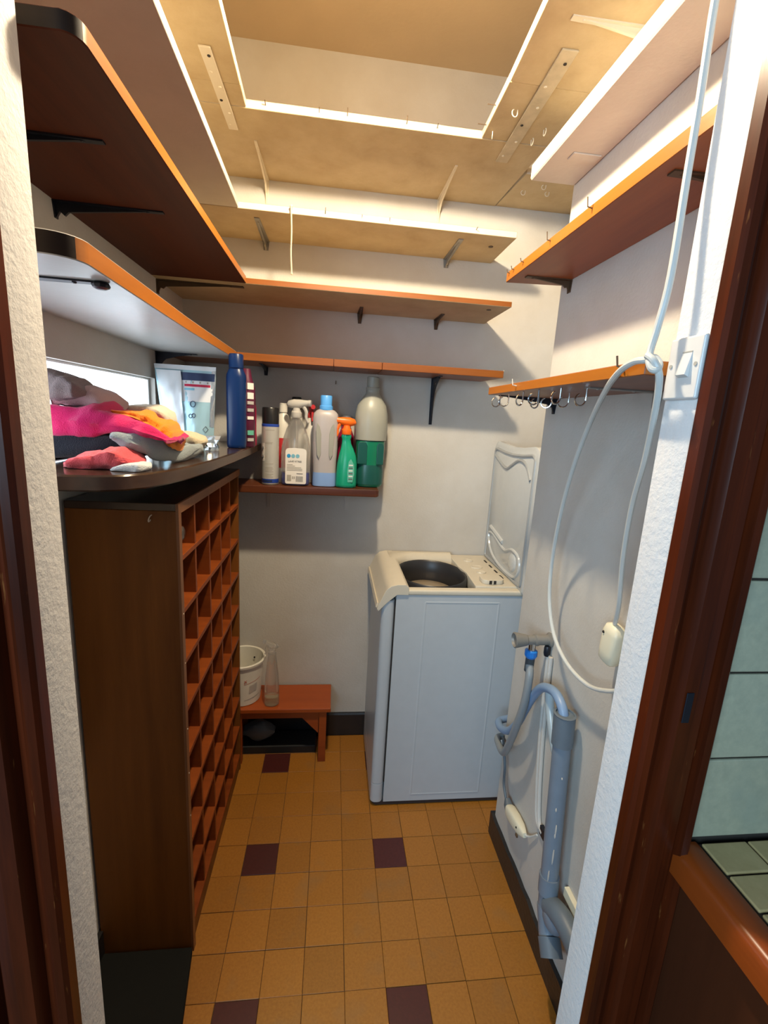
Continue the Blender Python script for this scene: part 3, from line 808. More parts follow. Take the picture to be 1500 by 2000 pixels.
# basin and drum
MB().box((0.480, WY0_+0.022, 0.7425), (0.746, WY1_-0.022, 0.746)).build('basin_floor', 'rubber_black', wm, smooth=0)
gk = []
for i in range(36):
    a_ = 2*PI*i/36
    gk.append((0.612+0.132*math.cos(a_), 0.415+0.152*math.sin(a_)))
g = MB()
rings = []
for s_, z in ((1.0, 0.80), (1.0, 0.836), (0.97, 0.840), (0.93, 0.834), (0.92, 0.79), (0.91, 0.745)):
    rings.append([(0.612+(p[0]-0.612)*s_, 0.42+(p[1]-0.42)*s_, z) for p in gk])
g.loft(rings, cap=False)
g.build('gasket', 'rubber_black', wm, smooth=60)
dr = MB()
dr.loft([[(0.612+(p[0]-0.612)*s_, 0.42+(p[1]-0.42)*s_, z) for p in gk] for s_, z in ((0.90, 0.742), (0.89, 0.752), (0.75, 0.766), (0.4, 0.776), (0.05, 0.778))])
dr.build('drum', 'drum_tan', wm, smooth=60)
# open lid
LY0, LY1, LZ0, LZ1, LX = 0.212, 0.628, 0.832, 1.312, 0.884
def lid_outline(inset, n=6):
    y0, y1, z0, z1 = LY0+inset, LY1-inset, LZ0+inset, LZ1-inset
    r = max(0.012, 0.045-inset)
    out = arc(y1-r, z1-r*0.7, r, 0, 90, n)
    for t in (0.25, 0.5, 0.75):
        y = y1-r + (y0+r-(y1-r))*t
        out.append((y, z1 + r*0.3 - 0.012*math.sin(PI*t)))
    out += arc(y0+r, z1-r*0.7, r, 90, 180, n) + arc(y0+0.01, z0+0.01, 0.01, 180, 270, 3) + arc(y1-0.01, z0+0.01, 0.01, 270, 360, 3)
    return out
ld_ = MB()
o0 = lid_outline(0.0); o1 = lid_outline(0.007)
ld_.loft([[(LX+0.022, y, z) for y, z in lid_outline(0.012)], [(LX+0.018, y, z) for y, z in o0], [(LX+0.002, y, z) for y, z in o0], [(LX-0.002, y, z) for y, z in o1]])
lo = ld_.build('lid', 'washer_lid', wm, smooth=50)
def yz_tube(pts, r, nm, mat='washer_lid', x=LX-0.002, closed=False, sm=4):
    MB().tube([(x, y, z) for y, z in pts], r, 8, closed=closed, smooth=sm).build(nm, mat, lo)
yz_tube(lid_outline(0.022), 0.0055, 'rim', 'washer_lid_rim', closed=True, sm=0)
yz_tube([(LY1-0.03, 1.27), (0.53, 1.245), (0.47, 1.232), (0.42, 1.25), (0.36, 1.272), (0.30, 1.262), (0.255, 1.215)], 0.006, 'moulded_ridge', 'washer_lid_rim')
yz_tube([(0.57, 0.985), (0.50, 0.972), (0.43, 0.958)], 0.008, 'grip_bar')
yz_tube([(0.585, 0.955), (0.56, 0.905), (0.50, 0.875), (0.40, 0.862), (0.30, 0.866), (0.262, 0.90), (0.275, 0.945), (0.34, 0.955), (0.40, 0.935), (0.46, 0.945), (0.53, 0.962)], 0.006, 'moulded_well', closed=True)
MB().sphere((LX-0.001, 0.325, 0.912), 0.035, 16, 8, (0.28, 1, 1)).build('moulded_dome', 'washer_lid', lo)
for y in (0.30, 0.54):
    MB().cyl((LX+0.004, y-0.02, 0.838), (LX+0.004, y+0.02, 0.838), 0.008).build('hinge', 'rubber_black', wm)

# ------------------------------------------------------------------ stool corner
SZ = 0.25
so = thing('step_stool', 'small red-brown wooden stool against the back wall', 'stool', (0.06, 0.54, 0))
MB().box((-0.14, 0.452, SZ-0.018), (0.262, 0.622, SZ)).build('seat', 'wood_stool', so, smooth=0, bevel=0.003)
for x in (-0.115, 0.216):
    for y in (0.462, 0.588):
        MB().prism([(x, y), (x+0.030, y), (x+0.030, y+0.026), (x, y+0.026)], 0, SZ-0.018).build('leg', 'wood_stool', so, smooth=0, bevel=0.0015, seg=1)
MB().prism([(0.214, SZ-0.019), (0.214, 0.13), (0.12, SZ-0.019)], 0.468, 0.482, 'y').build('brace', 'wood_stool', so, smooth=0)
MB().box((-0.085, 0.467, SZ-0.05), (0.216, 0.479, SZ-0.018)).build('apron', 'wood_stool', so, smooth=0)
bx = MB().box((-0.22, 0.515, 0.0), (0.205, 0.612, 0.035)).build('shade_block', 'box_black', smooth=0, bevel=0.004)  # added dark block standing in for the shade below the stool
tag(bx, 'flat black block added as the shade on the floor under the stool', 'shade block')
bg = MB()
rings = []
for k in range(9):
    t = k/8
    r = 0.055*math.sin(PI*min(0.98, max(0.06, t)))**0.6
    rings.append([(-0.03 + 0.09*(t-0.5)*1.4, 0.56 + 0.032*math.cos(a)*(0.4+r*12), 0.080 + r*0.8*math.sin(a) + 0.004*math.sin(5*a+k)) for a in [2*PI*i/14 for i in range(14)]])
bg.loft(rings)
tag(bg.build('plastic_bag', 'bag_grey'), 'crumpled grey plastic bag lying on the black block under the stool', 'bag')
bu = thing('bucket', 'white plastic tub with faded red print on the stool', 'bucket', (-0.095, 0.54, SZ))
BC = (-0.095, 0.54, SZ)
MB().lathe([(0.066, 0.0), (0.070, 0.003), (0.083, 0.168), (0.090, 0.170), (0.091, 0.178), (0.086, 0.181), (0.081, 0.178), (0.080, 0.165), (0.068, 0.008), (0.01, 0.006)], BC, 40).build('tub', 'bucket_white', bu, smooth=40)
def on_tub(ang, z, lift=0.0008):
    r = 0.070 + (0.083-0.070)*z/0.168 + lift
    return (BC[0]+r*math.cos(ang), BC[1]+r*math.sin(ang), BC[2]+z)
def tub_patch(a0, a1, z0, z1, slope, name, mat, n=8):
    mb = MB()
    ring = []
    for i in range(n+1):
        a = math.radians(a0+(a1-a0)*i/n)
        t = i/n
        ring.append([on_tub(a, z0+slope*t), on_tub(a, z1+slope*t)])
    vs = [p for r in ring for p in r]
    mb.add(vs, [(2*i, 2*i+2, 2*i+3, 2*i+1) for i in range(n)])
    return mb.build(name, mat, bu)
tub_patch(-75, -22, 0.098, 0.0995, 0.010, 'printing', 'print_red')
tub_patch(-75, -20, 0.026, 0.0275, 0.008, 'printing', 'print_dark')
tub_patch(-60, -35, 0.055, 0.088, 0.006, 'printing', 'can_white')
a_ = math.radians(-52)
text_mesh('lettering', 'XK+', 0.020, 'print_red', bu, on_tub(a_-0.42, 0.104, 0.002), (-math.sin(a_), math.cos(a_), 0.06), (0.05, -0.03, 1), 0.002)
tag(MB().sphere((-0.058, 0.601, SZ+0.140), 0.0035, 8, 6, (1, .5, 1.4)).build('leaf_speck', 'dark_hole'), 'tiny dark speck stuck inside the white tub', 'speck')
def trigger_head(parent, c, z, ang, body_mat, trig_mat, s=1.0, nozzle_mat=None):
    # c: neck axis, z: top of the bottle neck, ang: direction of the nozzle
    d = Vector((math.cos(ang), math.sin(ang), 0)); sd = Vector((-d.y, d.x, 0)); up = Vector((0, 0, 1))
    o = Vector((c[0], c[1], z))
    mb = MB()
    mb.lathe([(0.0135*s, 0), (0.0145*s, 0.002*s), (0.0145*s, 0.014*s), (0.011*s, 0.017*s), (0.009*s, 0.026*s)], o, 16)
    mb.build('collar', body_mat, parent)
    def sec(x, zc, hw, hh): return [o + d*x*s + sd*math.cos(a)*hw*s + up*(zc*s + math.sin(a)*hh*s) for a in [2*PI*i/12 for i in range(12)]]
    hb = MB().loft([sec(-0.026, 0.034, 0.006, 0.004), sec(-0.022, 0.036, 0.009, 0.009), sec(-0.008, 0.036, 0.011, 0.013), sec(0.010, 0.037, 0.010, 0.012), sec(0.022, 0.039, 0.008, 0.009), sec(0.032, 0.040, 0.007, 0.0075)])
    h = hb.build('spray_head', body_mat, parent, smooth=50)
    MB().loft([sec(0.032, 0.040, 0.0085, 0.0085), sec(0.040, 0.040, 0.0085, 0.0085)]).build('nozzle', nozzle_mat or body_mat, h, smooth=30)
    tg = [o + d*(0.020*s) + up*(0.030*s), o + d*(0.027*s) + up*(0.016*s), o + d*(0.027*s) + up*(0.0*s), o + d*(0.034*s) - up*(0.012*s)]
    MB().tube(tg, [0.0048*s, 0.0042*s, 0.0036*s], 8, smooth=4).build('trigger', trig_mat, h)
sp = thing('spray_bottle', 'tall clear spray bottle with a little liquid standing on the stool', 'bottle', (0.028, 0.487, SZ))
SPC = (0.028, 0.487, SZ)
MB().lathe([(0.020, 0.0), (0.027, 0.002), (0.029, 0.01), (0.0285, 0.08), (0.026, 0.13), (0.020, 0.18), (0.0165, 0.21), (0.0165, 0.222)], SPC, 24, ry=0.8).build('bottle_body', 'clear_glass', sp, smooth=50)
MB().lathe([(0.018, 0.003), (0.024, 0.004), (0.026, 0.012), (0.0262, 0.038)], SPC, 24, ry=0.78).build('liquid', 'liquid_clear', sp, smooth=50)
trigger_head(sp, SPC, SZ+0.220, math.radians(150), 'clear_plastic', 'clear_plastic', 1.0)

# ------------------------------------------------------------------ tap, pipes and hoses on the right wall
tp_ = thing('water_tap', 'grey washing machine tap on the right wall with a blue hose nut', 'tap', (XR, -0.105, 0.836))
TY, TZ = -0.105, 0.836
def axis_lathe(prof, o, d, n=16):
    mb = MB(); d = Vector(d).normalized(); up = Vector((0,0,1)) if abs(d.z) < .9 else Vector((0,1,0)); sd = d.cross(up).normalized(); up = sd.cross(d)
    o = Vector(o)
    mb.loft([[o + d*z + (up*math.cos(2*PI*k/n) + sd*math.sin(2*PI*k/n))*r for k in range(n)] for r, z in prof])
    return mb
axis_lathe([(0.020, 0), (0.020, 0.004), (0.0135, 0.008), (0.0135, 0.035), (0.0155, 0.036), (0.0155, 0.044), (0.0125, 0.046), (0.0130, 0.066)], (XR, TY, TZ), (-1, 0, 0)).build('tap_body', 'tap_grey', tp_)
axis_lathe([(0.0125, 0.066), (0.015, 0.068), (0.020, 0.094), (0.021, 0.100), (0.018, 0.102), (0.014, 0.096)], (XR, TY, TZ), (-1, 0, 0)).build('handle', 'tap_grey', tp_, smooth=30)
axis_lathe([(0.010, 0), (0.010, 0.024)], (0.779, TY, TZ-0.008), (0, 0, -1)).build('outlet', 'chrome', tp_)
axis_lathe([(0.013, 0), (0.0165, 0.002), (0.0165, 0.016), (0.013, 0.022)], (0.779, TY, TZ-0.028), (0, 0, -1), 12).build('hose_nut', 'plastic_blue', tp_, smooth=25, label='bright blue plastic hose nut')
axis_lathe([(0.007, 0), (0.009, 0.004), (0.009, 0.02), (0.007, 0.028)], (0.818, -0.115, TZ-0.012), (0, 0, -1), 10).build('valve', 'metal_black', tp_)
ih = thing('inlet_hose', 'grey inlet hose hanging straight down from the blue nut of the tap', 'hose', (0.785, -0.09, 0.55))
MB().tube([(0.779, TY, 0.800), (0.779, TY+0.002, 0.77)] + [(0.775, -0.1206, 0.7408), (0.772, -0.1199, 0.6641), (0.77, -0.0974, 0.5771), (0.775, -0.0598, 0.4952), (0.785, -0.0053, 0.4107)] + [(0.802, 0.075, 0.375), (0.815, 0.118, 0.365), (0.84, 0.130, 0.362), (0.90, 0.140, 0.36)], 0.0105, 12, smooth=6).build('hose', 'hose_grey', ih)
MB().cyl((0.779, TY, 0.790), (0.780, TY+0.003, 0.745), 0.012).build('ferrule', 'hose_dark', ih)
wp = thing('wall_pipe', 'pair of thin painted pipes running down the right wall below the tap', 'pipe', (0.82, -0.14, 0.6))
for k, dx in enumerate((0.0, 0.014)):
    MB().tube([(0.822, -0.117-dx, 0.80), (0.822, -0.122-dx, 0.715), (0.822, -0.134-dx, 0.568), (0.822, -0.155-dx, 0.426), (0.822, -0.175-dx, 0.35), (0.822, -0.20-dx, 0.335)], 0.0058, 10, smooth=5).build('pipe', 'wall_white', wp)
MB().box((0.818, -0.228, 0.325), (XR, -0.202, 0.352)).build('pipe_clip', 'metal_black', wp, smooth=0, bevel=0.002)
ws = thing('waste_pipe', 'thick grey plastic standpipe with trap on the right wall', 'pipe', (0.795, -0.32, 0.4))
PX = 0.789
def PL(z): return (PX, -0.292 - (0.67-z)*0.093, z)
MB().tube([PL(0.742), PL(0.670)], 0.0245, 20).build('socket', 'pipe_grey_dark', ws)
MB().lathe([(0.0245, 0), (0.0255, 0.003), (0.0205, 0.004), (0.0195, -0.02), (0.012, -0.022)], PL(0.742), 20).build('socket_rim', 'pipe_grey_dark', ws)
MB().tube([PL(0.672), PL(0.50), PL(0.30), PL(0.245)], 0.0205, 20).build('pipe', 'pipe_grey', ws)
MB().tube([PL(0.335), PL(0.29)], 0.0235, 20).build('collar', 'pipe_grey', ws)
MB().tube([PL(0.255), (PX, -0.350, 0.21), (PX-0.003, -0.368, 0.19)], 0.0225, 18, smooth=4).build('trap_bend', 'pipe_grey', ws)
MB().tube([(PX-0.002, -0.362, 0.200), (PX-0.006, -0.392, 0.178)], 0.0255, 18).build('trap_cap', 'pipe_grey_dark', ws)
MB().tube([(PX, -0.345, 0.272), (PX+0.004, -0.385, 0.29), (PX+0.01, -0.43, 0.285), (PX+0.01, -0.50, 0.27)], 0.024, 18, smooth=5).build('branch', 'pipe_grey_dark', ws)
MB().sphere((PX, -0.365, 0.262), 0.034, 16, 10, (.7, 1, 1)).build('trap_body', 'pipe_grey', ws)
MB().box((XR-0.012, -0.47, 0.30), (XR, -0.345, 0.325)).build('batten', 'socket_cream', ws, smooth=0, bevel=0.001, seg=1)
# dabs of wall paint along the pipe
for z, l in ((0.60, .006), (0.52, .01), (0.47, .03), (0.455, .012), (0.40, .045), (0.35, .03)):
    ph = R_.uniform(-2.3, -1.5)
    c = Vector(PL(z)) + Vector((math.cos(ph)*0.0205, math.sin(ph)*0.0205, 0))
    MB().sphere(c, 0.0032, 8, 6, (.5, .9, l/0.006)).build('paint_dab', 'wall_white', ws)
dh = thing('drain_hose', 'blue-grey drain hose arching into the top of the standpipe', 'hose', (0.785, -0.15, 0.7))
MB().tube([(PX, -0.287, 0.70), (0.788, -0.284, 0.735), (0.787, -0.268, 0.757), (0.788, -0.228, 0.764), (0.790, -0.170, 0.738), (0.792, -0.125, 0.685), (0.794, -0.085, 0.615), (0.796, -0.045, 0.54), (0.799, 0.01, 0.475), (0.802, 0.07, 0.437), (0.812, 0.118, 0.425), (0.835, 0.135, 0.422), (0.90, 0.150, 0.42)], 0.0115, 12, smooth=6).build('hose', 'hose_blue', dh)
ch = thing('clear_hose', 'short translucent hose looping from the arch to behind the standpipe', 'hose', (0.79, -0.22, 0.68))
MB().tube([(0.800, -0.185, 0.742), (0.802, -0.195, 0.70), (0.803, -0.212, 0.665), (0.806, -0.235, 0.62), (0.810, -0.262, 0.585), (0.813, -0.285, 0.565)], 0.0115, 12, smooth=5).build('hose', 'hose_clear', ch)
pc = thing('power_plug', 'cream trailing socket with grey plug hanging low on the right wall beside the standpipe', 'plug', (0.815, -0.08, 0.26))
MB().tube([(0.86, 0.13, 0.36), (0.832, 0.108, 0.375), (0.812, 0.06, 0.385), (0.806, 0.02, 0.34), (0.806, 0.012, 0.285), (0.808, -0.012, 0.25)], 0.0042, 8, smooth=6).build('cord', 'cord_grey', pc)
def rsweep(stations, d, up):
    # rounded-rectangle sections (pos, half width, half height)
    mb = MB(); d = Vector(d).normalized(); up = Vector(up); up = (up - d*up.dot(d)).normalized(); sd = d.cross(up)
    rings = []
    for p, a, b_ in stations:
        rings.append([Vector(p) + sd*math.copysign(abs(math.cos(t))**0.6, math.cos(t))*a + up*math.copysign(abs(math.sin(t))**0.6, math.sin(t))*b_ for t in [2*PI*i/20 for i in range(20)]])
    return mb.loft(rings)
D1 = Vector((0, -0.115, 0.035)).normalized()
q = Vector((0.812, -0.012, 0.252))
rsweep([(q, .008, .006), (q+Vector((0,-.010,-.012)), .012, .013), (q+Vector((0,-.026,-.018)), .013, .015)], (0,-1,-.7), (0,0,1)).build('plug', 'cord_grey', pc)
q = Vector((0.812, -0.036, 0.232)); D1 = Vector((0, -1, 0.22)).normalized()
rsweep([(q, .014, .018), (q+D1*0.012, .0155, .0215), (q+D1*0.05, .0155, .021), (q+D1*0.085, .013, .017), (q+D1*0.102, .009, .012), (q+D1*0.112, .006, .007)], D1, (0,0,1)).build('socket_body', 'socket_cream', pc, smooth=50)
MB().sphere(q + D1*0.082 + Vector((-0.0135, 0, 0.004)), 0.0028, 8, 6).build('screw', 'dark_hole', pc)
MB().box((0.7975, -0.127, 0.228), (0.8025, -0.116, 0.236)).build('cord_clamp', 'nail_metal', pc, smooth=0, bevel=.001)
MB().tube([q + D1*0.108, q+D1*0.125+Vector((0.008,0,0.006)), (0.824, -0.185, 0.30)], 0.003, 8, smooth=4).build('cord', 'cable_white', pc)
# white extension cable looped over the nail of the lowest right shelf
ec = thing('extension_cable', 'long white extension cable looped over a nail on the right wall', 'cable', (0.66, -0.56, 1.5))
MB().tube([(0.655, -0.5861, 1.9341), (0.655, -0.5794, 1.8823), (0.652, -0.5861, 1.7764), (0.65, -0.5893, 1.6941), (0.645, -0.5974, 1.5826), (0.64, -0.5956, 1.5225), (0.634, -0.5977, 1.4939), (0.63, -0.6048, 1.4803), (0.63, -0.6122, 1.4703), (0.634, -0.6175, 1.4688), (0.64, -0.6101, 1.4773), (0.638, -0.6023, 1.4849), (0.632, -0.5955, 1.4827), (0.63, -0.5737, 1.4824), (0.634, -0.5375, 1.4727), (0.66, -0.4649, 1.4486), (0.7, -0.3644, 1.3972), (0.73, -0.2765, 1.3134), (0.76, -0.1961, 1.2022), (0.78, -0.1476, 1.0768), (0.785, -0.1507, 0.9711), (0.785, -0.1961, 0.8972), (0.785, -0.271, 0.8628), (0.79, -0.35, 0.8598), (0.79, -0.4197, 0.891), (0.795, -0.4668, 0.927)], 0.0046, 10, smooth=6).build('cord', 'cable_white', ec)
MB().tube([(0.628, -0.6019, 1.4873), (0.63, -0.6125, 1.4801), (0.636, -0.6171, 1.4671), (0.642, -0.6139, 1.4523), (0.655, -0.5976, 1.4216), (0.69, -0.5455, 1.3507), (0.73, -0.4783, 1.2697), (0.76, -0.4361, 1.1684), (0.78, -0.4185, 1.0727), (0.795, -0.3955, 1.0223)], 0.0044, 10, smooth=6).build('cord', 'cable_white', ec)
q = Vector((0.800, -0.395, 1.02)); D2 = Vector((0, 0.1, -1)).normalized()
rsweep([(q, .006, .008), (q+D2*.006, .014, .019), (q+D2*.02, .016, .024), (q+D2*.06, .015, .024), (q+D2*.080, .014, .022), (q+D2*.084, .011, .018)], D2, (0,1,0)).build('socket', 'socket_cream', ec, smooth=50)
MB().sphere(q+D2*0.022+Vector((-0.0155, 0.012, 0)), 0.003, 8, 6).build('screw', 'dark_hole', ec)

# ------------------------------------------------------------------ bottles on the low shelf
EZ = ZE + 0.026
# aerosol can
c = (0.013, 0.513, EZ)
t = thing('aerosol_can', 'white aerosol can with black cap and hazard labels, first on the low shelf', 'can', c, 'bottles on the low shelf')
MB().lathe([(0.028, 0.0), (0.0305, 0.002), (0.0305, 0.006), (0.0295, 0.008)], c, 28).build('base_rim', 'metal_grey', t)
MB().lathe([(0.030, 0.007), (0.0305, 0.009), (0.0305, 0.022)], c, 28).build('base_band', 'can_blue', t)
MB().lathe([(0.0305, 0.022), (0.0305, 0.206)], c, 28).build('body', 'can_white', t)
MB().lathe([(0.0307, 0.206), (0.0307, 0.214), (0.028, 0.217)], c, 28).build('blue_ring', 'can_blue', t)
MB().lathe([(0.0295, 0.215), (0.0295, 0.268), (0.0275, 0.272), (0.01, 0.273)], c, 28).build('cap', 'cap_black', t)
def on_cyl(c, r, a, z): return Vector((c[0]+r*math.cos(a), c[1]+r*math.sin(a), c[2]+z))
def cyl_patch(parent, c, r, a0, a1, z0, z1, mat, name='printing', n=5, label=None):
    mb = MB(); vs = []
    for i in range(n+1):
        a = math.radians(a0+(a1-a0)*i/n)
        vs += [on_cyl(c, r, a, z0), on_cyl(c, r, a, z1)]
    mb.add(vs, [(2*i, 2*i+2, 2*i+3, 2*i+1) for i in range(n)])
    return mb.build(name, mat, parent, label=label)
lb_ = cyl_patch(t, c, 0.0308, -150, -122, 0.085, 0.148, 'label_white', 'hazard_label')
for zc in (0.132, 0.102):
    for s_, mat, r in ((0.0135, 'print_red', .0310), (0.0105, 'label_white', .0312)):
        a0 = math.radians(-136); n_ = 1
        mb = MB()
        mb.add([on_cyl(c, r, a0-s_/0.031, zc), on_cyl(c, r+.0002, a0, zc-s_), on_cyl(c, r, a0+s_/0.031, zc), on_cyl(c, r+.0002, a0, zc+s_)], [(0, 1, 2, 3)])
        mb.build('hazard_diamond', mat, t)
    mb = MB(); mb.lathe([(0.0028, -0.004), (0.0036, 0.0), (0.0012, 0.0055)], on_cyl(c, .0308, math.radians(-136), zc), 8); mb.build('hazard_symbol', 'print_dark', t)
for k, (z, w_) in enumerate(((0.193, 62), (0.150, 50), (0.146, 46), (0.075, 55), (0.062, 50), (0.057, 54), (0.052, 48), (0.047, 55), (0.038, 55), (0.033, 44), (0.028, 55))):
    cyl_patch(t, c, 0.0308, -118, -118+w_, z, z+0.0022, 'print_grey')
cyl_patch(t, c, 0.0308, -140, -70, 0.010, 0.018, 'print_navy')
# white capped bottle behind
def bottle(name, label, c, prof, mat, cap=None, cat='bottle', group='bottles on the low shelf', sq=2.0, ry=1.0, n=28, smooth=50):
    t = thing(name, label, cat, c, group)
    MB().lathe(prof, c, n, sq=sq, ry=ry).build('bottle_body', mat, t, smooth=smooth)
    if cap: MB().lathe(cap[0], c, n, ry=1.0).build('cap', cap[1], t)
    return t
t = bottle('plastic_bottle', 'white bottle with white cap and pink-red label behind the aerosol can', (0.050, 0.583, EZ), [(0.024, 0), (0.026, 0.004), (0.026, 0.20), (0.020, 0.245), (0.012, 0.255), (0.012, 0.262)], 'white_plastic', ([(0.0145, 0.258), (0.0145, 0.288), (0.012, 0.291)], 'white_plastic'))
cyl_patch(t, (0.050, 0.583, EZ), 0.0264, -140, -20, 0.055, 0.165, 'red_plastic', 'wrapper', 8, 'red wrapper')
bottle('plastic_bottle', 'cream bottle with a black cap behind the clear spray bottle', (0.096, 0.603, EZ), [(0.020, 0), (0.022, 0.004), (0.022, 0.24), (0.018, 0.262), (0.016, 0.275)], 'white_plastic', ([(0.018, 0.27), (0.018, 0.312), (0.016, 0.316)], 'cap_black'))
t = bottle('spray_bottle', 'dull bottle with a red trigger behind the clear spray bottle', (0.152, 0.596, EZ), [(0.024, 0), (0.028, 0.004), (0.028, 0.19), (0.014, 0.235), (0.013, 0.245)], 'white_plastic')
trigger_head(t, (0.152, 0.596, EZ), EZ+0.243, math.radians(-80), 'red_plastic', 'red_plastic', 1.0)
# clear trigger spray with navy liquid
c = (0.103, 0.517, EZ)
t = thing('spray_bottle', 'clear trigger spray bottle holding dark blue liquid behind a white label', 'bottle', c, 'bottles on the low shelf')
PRF = [(0.044, 0.0), (0.0505, 0.003), (0.0520, 0.012), (0.0525, 0.105), (0.0505, 0.140), (0.0445, 0.172), (0.0345, 0.202), (0.021, 0.228), (0.0145, 0.238), (0.0135, 0.248)]
MB().lathe(PRF, c, 32, sq=2.4, ry=0.62).build('bottle_body', 'clear_plastic', t, smooth=60)
MB().lathe([(0.038, 0.003), (0.0465, 0.005), (0.0485, 0.013), (0.0485, 0.046)], c, 32, sq=2.4, ry=0.6).build('liquid', 'liquid_navy', t)
MB().tube([(c[0], c[1], EZ+0.24), (c[0]+.004, c[1], EZ+0.12), (c[0]+.01, c[1], EZ+0.01)], 0.0025, 8).build('dip_tube', 'clear_plastic', t)
trigger_head(t, c, EZ+0.242, math.radians(-10), 'clear_head', 'clear_head', 1.3)
ly = c[1]-0.0322
MB().prism([(c[0]-0.034+x, EZ+0.008+z) for x, z in arc(0.006, 0.006, 0.006, 180, 270, 3)+arc(0.068, 0.006, 0.006, 270, 360, 3)+arc(0.062, 0.115, 0.012, 0, 90, 4)+arc(0.034, 0.060, 0.0685, 82, 98, 3)+arc(0.012, 0.115, 0.012, 90, 180, 4)], ly-0.0006, ly, 'y').build('label', 'label_white', t, smooth=0, label='white paper label with printing')
tx = dict(xdir=(1,0,0), ydir=(0,0,1))
for k, mt_ in enumerate(('print_blue', 'print_teal', 'print_teal')):
    MB().cyl((c[0]-0.022+0.0155*k, ly-0.0014, EZ+0.108), (c[0]-0.022+0.0155*k, ly-0.0004, EZ+0.108), 0.0068, n=16).build('printing', mt_, t)
text_mesh('lettering', 'LAVE VITRES', 0.0085, 'print_dark', t, (c[0], ly-0.0008, EZ+0.086), (1,0,0), (0,0,1), 0.0006, 'CENTER')
for z, x0, x1, m_ in ((0.076, -.028, -.008, 'print_grey'), (0.071, -.028, .0, 'print_grey'), (0.066, -.028, .022, 'print_grey'), (0.061, -.028, .026, 'print_grey'), (0.056, -.028, .026, 'print_grey'), (0.044, .006, .028, 'print_dark')):
    MB().box((c[0]+x0, ly-0.0012, EZ+z), (c[0]+x1, ly-0.0005, EZ+z+0.0022)).build('printing', m_, t, smooth=0)
bc = MB()
x = c[0]+0.004
while x < c[0]+0.028:
    w_ = R_.choice((0.0006, 0.0010, 0.0014)); bc.box((x, ly-0.0012, EZ+0.016), (x+w_, ly-0.0005, EZ+0.036)); x += w_+0.0009
bc.build('barcode', 'print_dark', t, smooth=0)
for x0, z0, w_, h_ in ((-.028, .018, .015, .022), (-.010, .026, .004, .009), (-.004, .026, .004, .009)):
    MB().box((c[0]+x0, ly-0.0012, EZ+z0), (c[0]+x0+w_, ly-0.0005, EZ+z0+h_)).build('printing', 'print_grey', t, smooth=0)
# milky bottle with light blue cap
c = (0.207, 0.518, EZ)
t = thing('plastic_bottle', 'milky bottle with light blue screw cap and a little pale blue liquid', 'bottle', c, 'bottles on the low shelf')
MB().lathe([(0.036, 0.0), (0.0425, 0.003), (0.043, 0.010), (0.0415, 0.06), (0.043, 0.10), (0.0455, 0.14), (0.0445, 0.20), (0.046, 0.245), (0.043, 0.262), (0.032, 0.273), (0.022, 0.277)], c, 32, sq=2.8, ry=0.7).build('bottle_body', 'milky_mauve', t, smooth=60)
MB().lathe([(0.0428, 0.003), (0.0434, 0.010), (0.0421, 0.052)], c, 32, sq=2.8, ry=0.71, cap=False).build('liquid', 'liquid_pale_blue', t, smooth=60)
for sx in (-1, 1):
    MB().prism([(c[0]+sx*(0.014+x), EZ+z) for x, z in ((0, 0.12), (0.006, 0.10), (0.014, 0.118), (0.017, 0.16), (0.019, 0.205), (0.015, 0.228), (0.006, 0.215), (0.0, 0.19))], c[1]-0.0335, c[1]-0.0305, 'y').build('grip_panel', 'milky_plastic', t, smooth=30, bevel=0.0012)
MB().lathe([(0.0235, 0.274), (0.0240, 0.276), (0.0235, 0.288), (0.0205, 0.290), (0.0205, 0.322), (0.0185, 0.325)], c, 28).build('cap', 'cap_light_blue', t)
# green spray with orange head, tilted profile
c = (0.287, 0.510, EZ)
t = thing('spray_bottle', 'bright green spray bottle with an orange trigger head', 'bottle', c, 'bottles on the low shelf')
rings = []
for r, z, dx in ((0.030, 0.0, 0), (0.0375, 0.003, 0), (0.0385, 0.012, 0), (0.0375, 0.06, 0.001), (0.036, 0.09, 0.002), (0.031, 0.118, 0.002), (0.023, 0.142, 0.0), (0.017, 0.160, -0.003), (0.0155, 0.176, -0.004), (0.0185, 0.184, -0.004), (0.0165, 0.194, -0.004)):
    rings.append([(c[0]+dx+r*math.copysign(abs(math.cos(a))**0.85, math.cos(a)), c[1]+0.72*r*math.copysign(abs(math.sin(a))**0.85, math.sin(a)), EZ+z) for a in [2*PI*i/28 for i in range(28)]])
MB().loft(rings).build('bottle_body', 'spray_green', t, smooth=60)
MB().prism([(c[0]+0.005+x, EZ+0.022+z) for x, z in ((0, 0), (0.018, 0.0), (0.023, 0.03), (0.021, 0.065), (0.010, 0.085), (0.002, 0.075), (-0.002, 0.04))], c[1]-0.0285, c[1]-0.0265, 'y').build('label', 'label_green', t, smooth=0, label='pale green printed label')
for k in range(6):
    MB().box((c[0]+0.008, c[1]-0.0291, EZ+0.032+k*0.010), (c[0]+0.0225, c[1]-0.0284, EZ+0.036+k*0.010)).build('printing', 'label_white' if k % 2 else 'print_dark', t, smooth=0)
trigger_head(t, (c[0]-0.004, c[1]), EZ+0.192, math.radians(188), 'spray_orange', 'spray_orange', 1.25)
t = bottle('plastic_bottle', 'magenta bottle with a dark cap behind the green spray bottle', (0.283, 0.596, EZ), [(0.027, 0), (0.031, 0.004), (0.031, 0.18), (0.018, 0.215), (0.015, 0.225)], 'plastic_magenta', ([(0.018, 0.222), (0.018, 0.255), (0.016, 0.258)], 'print_dark'))
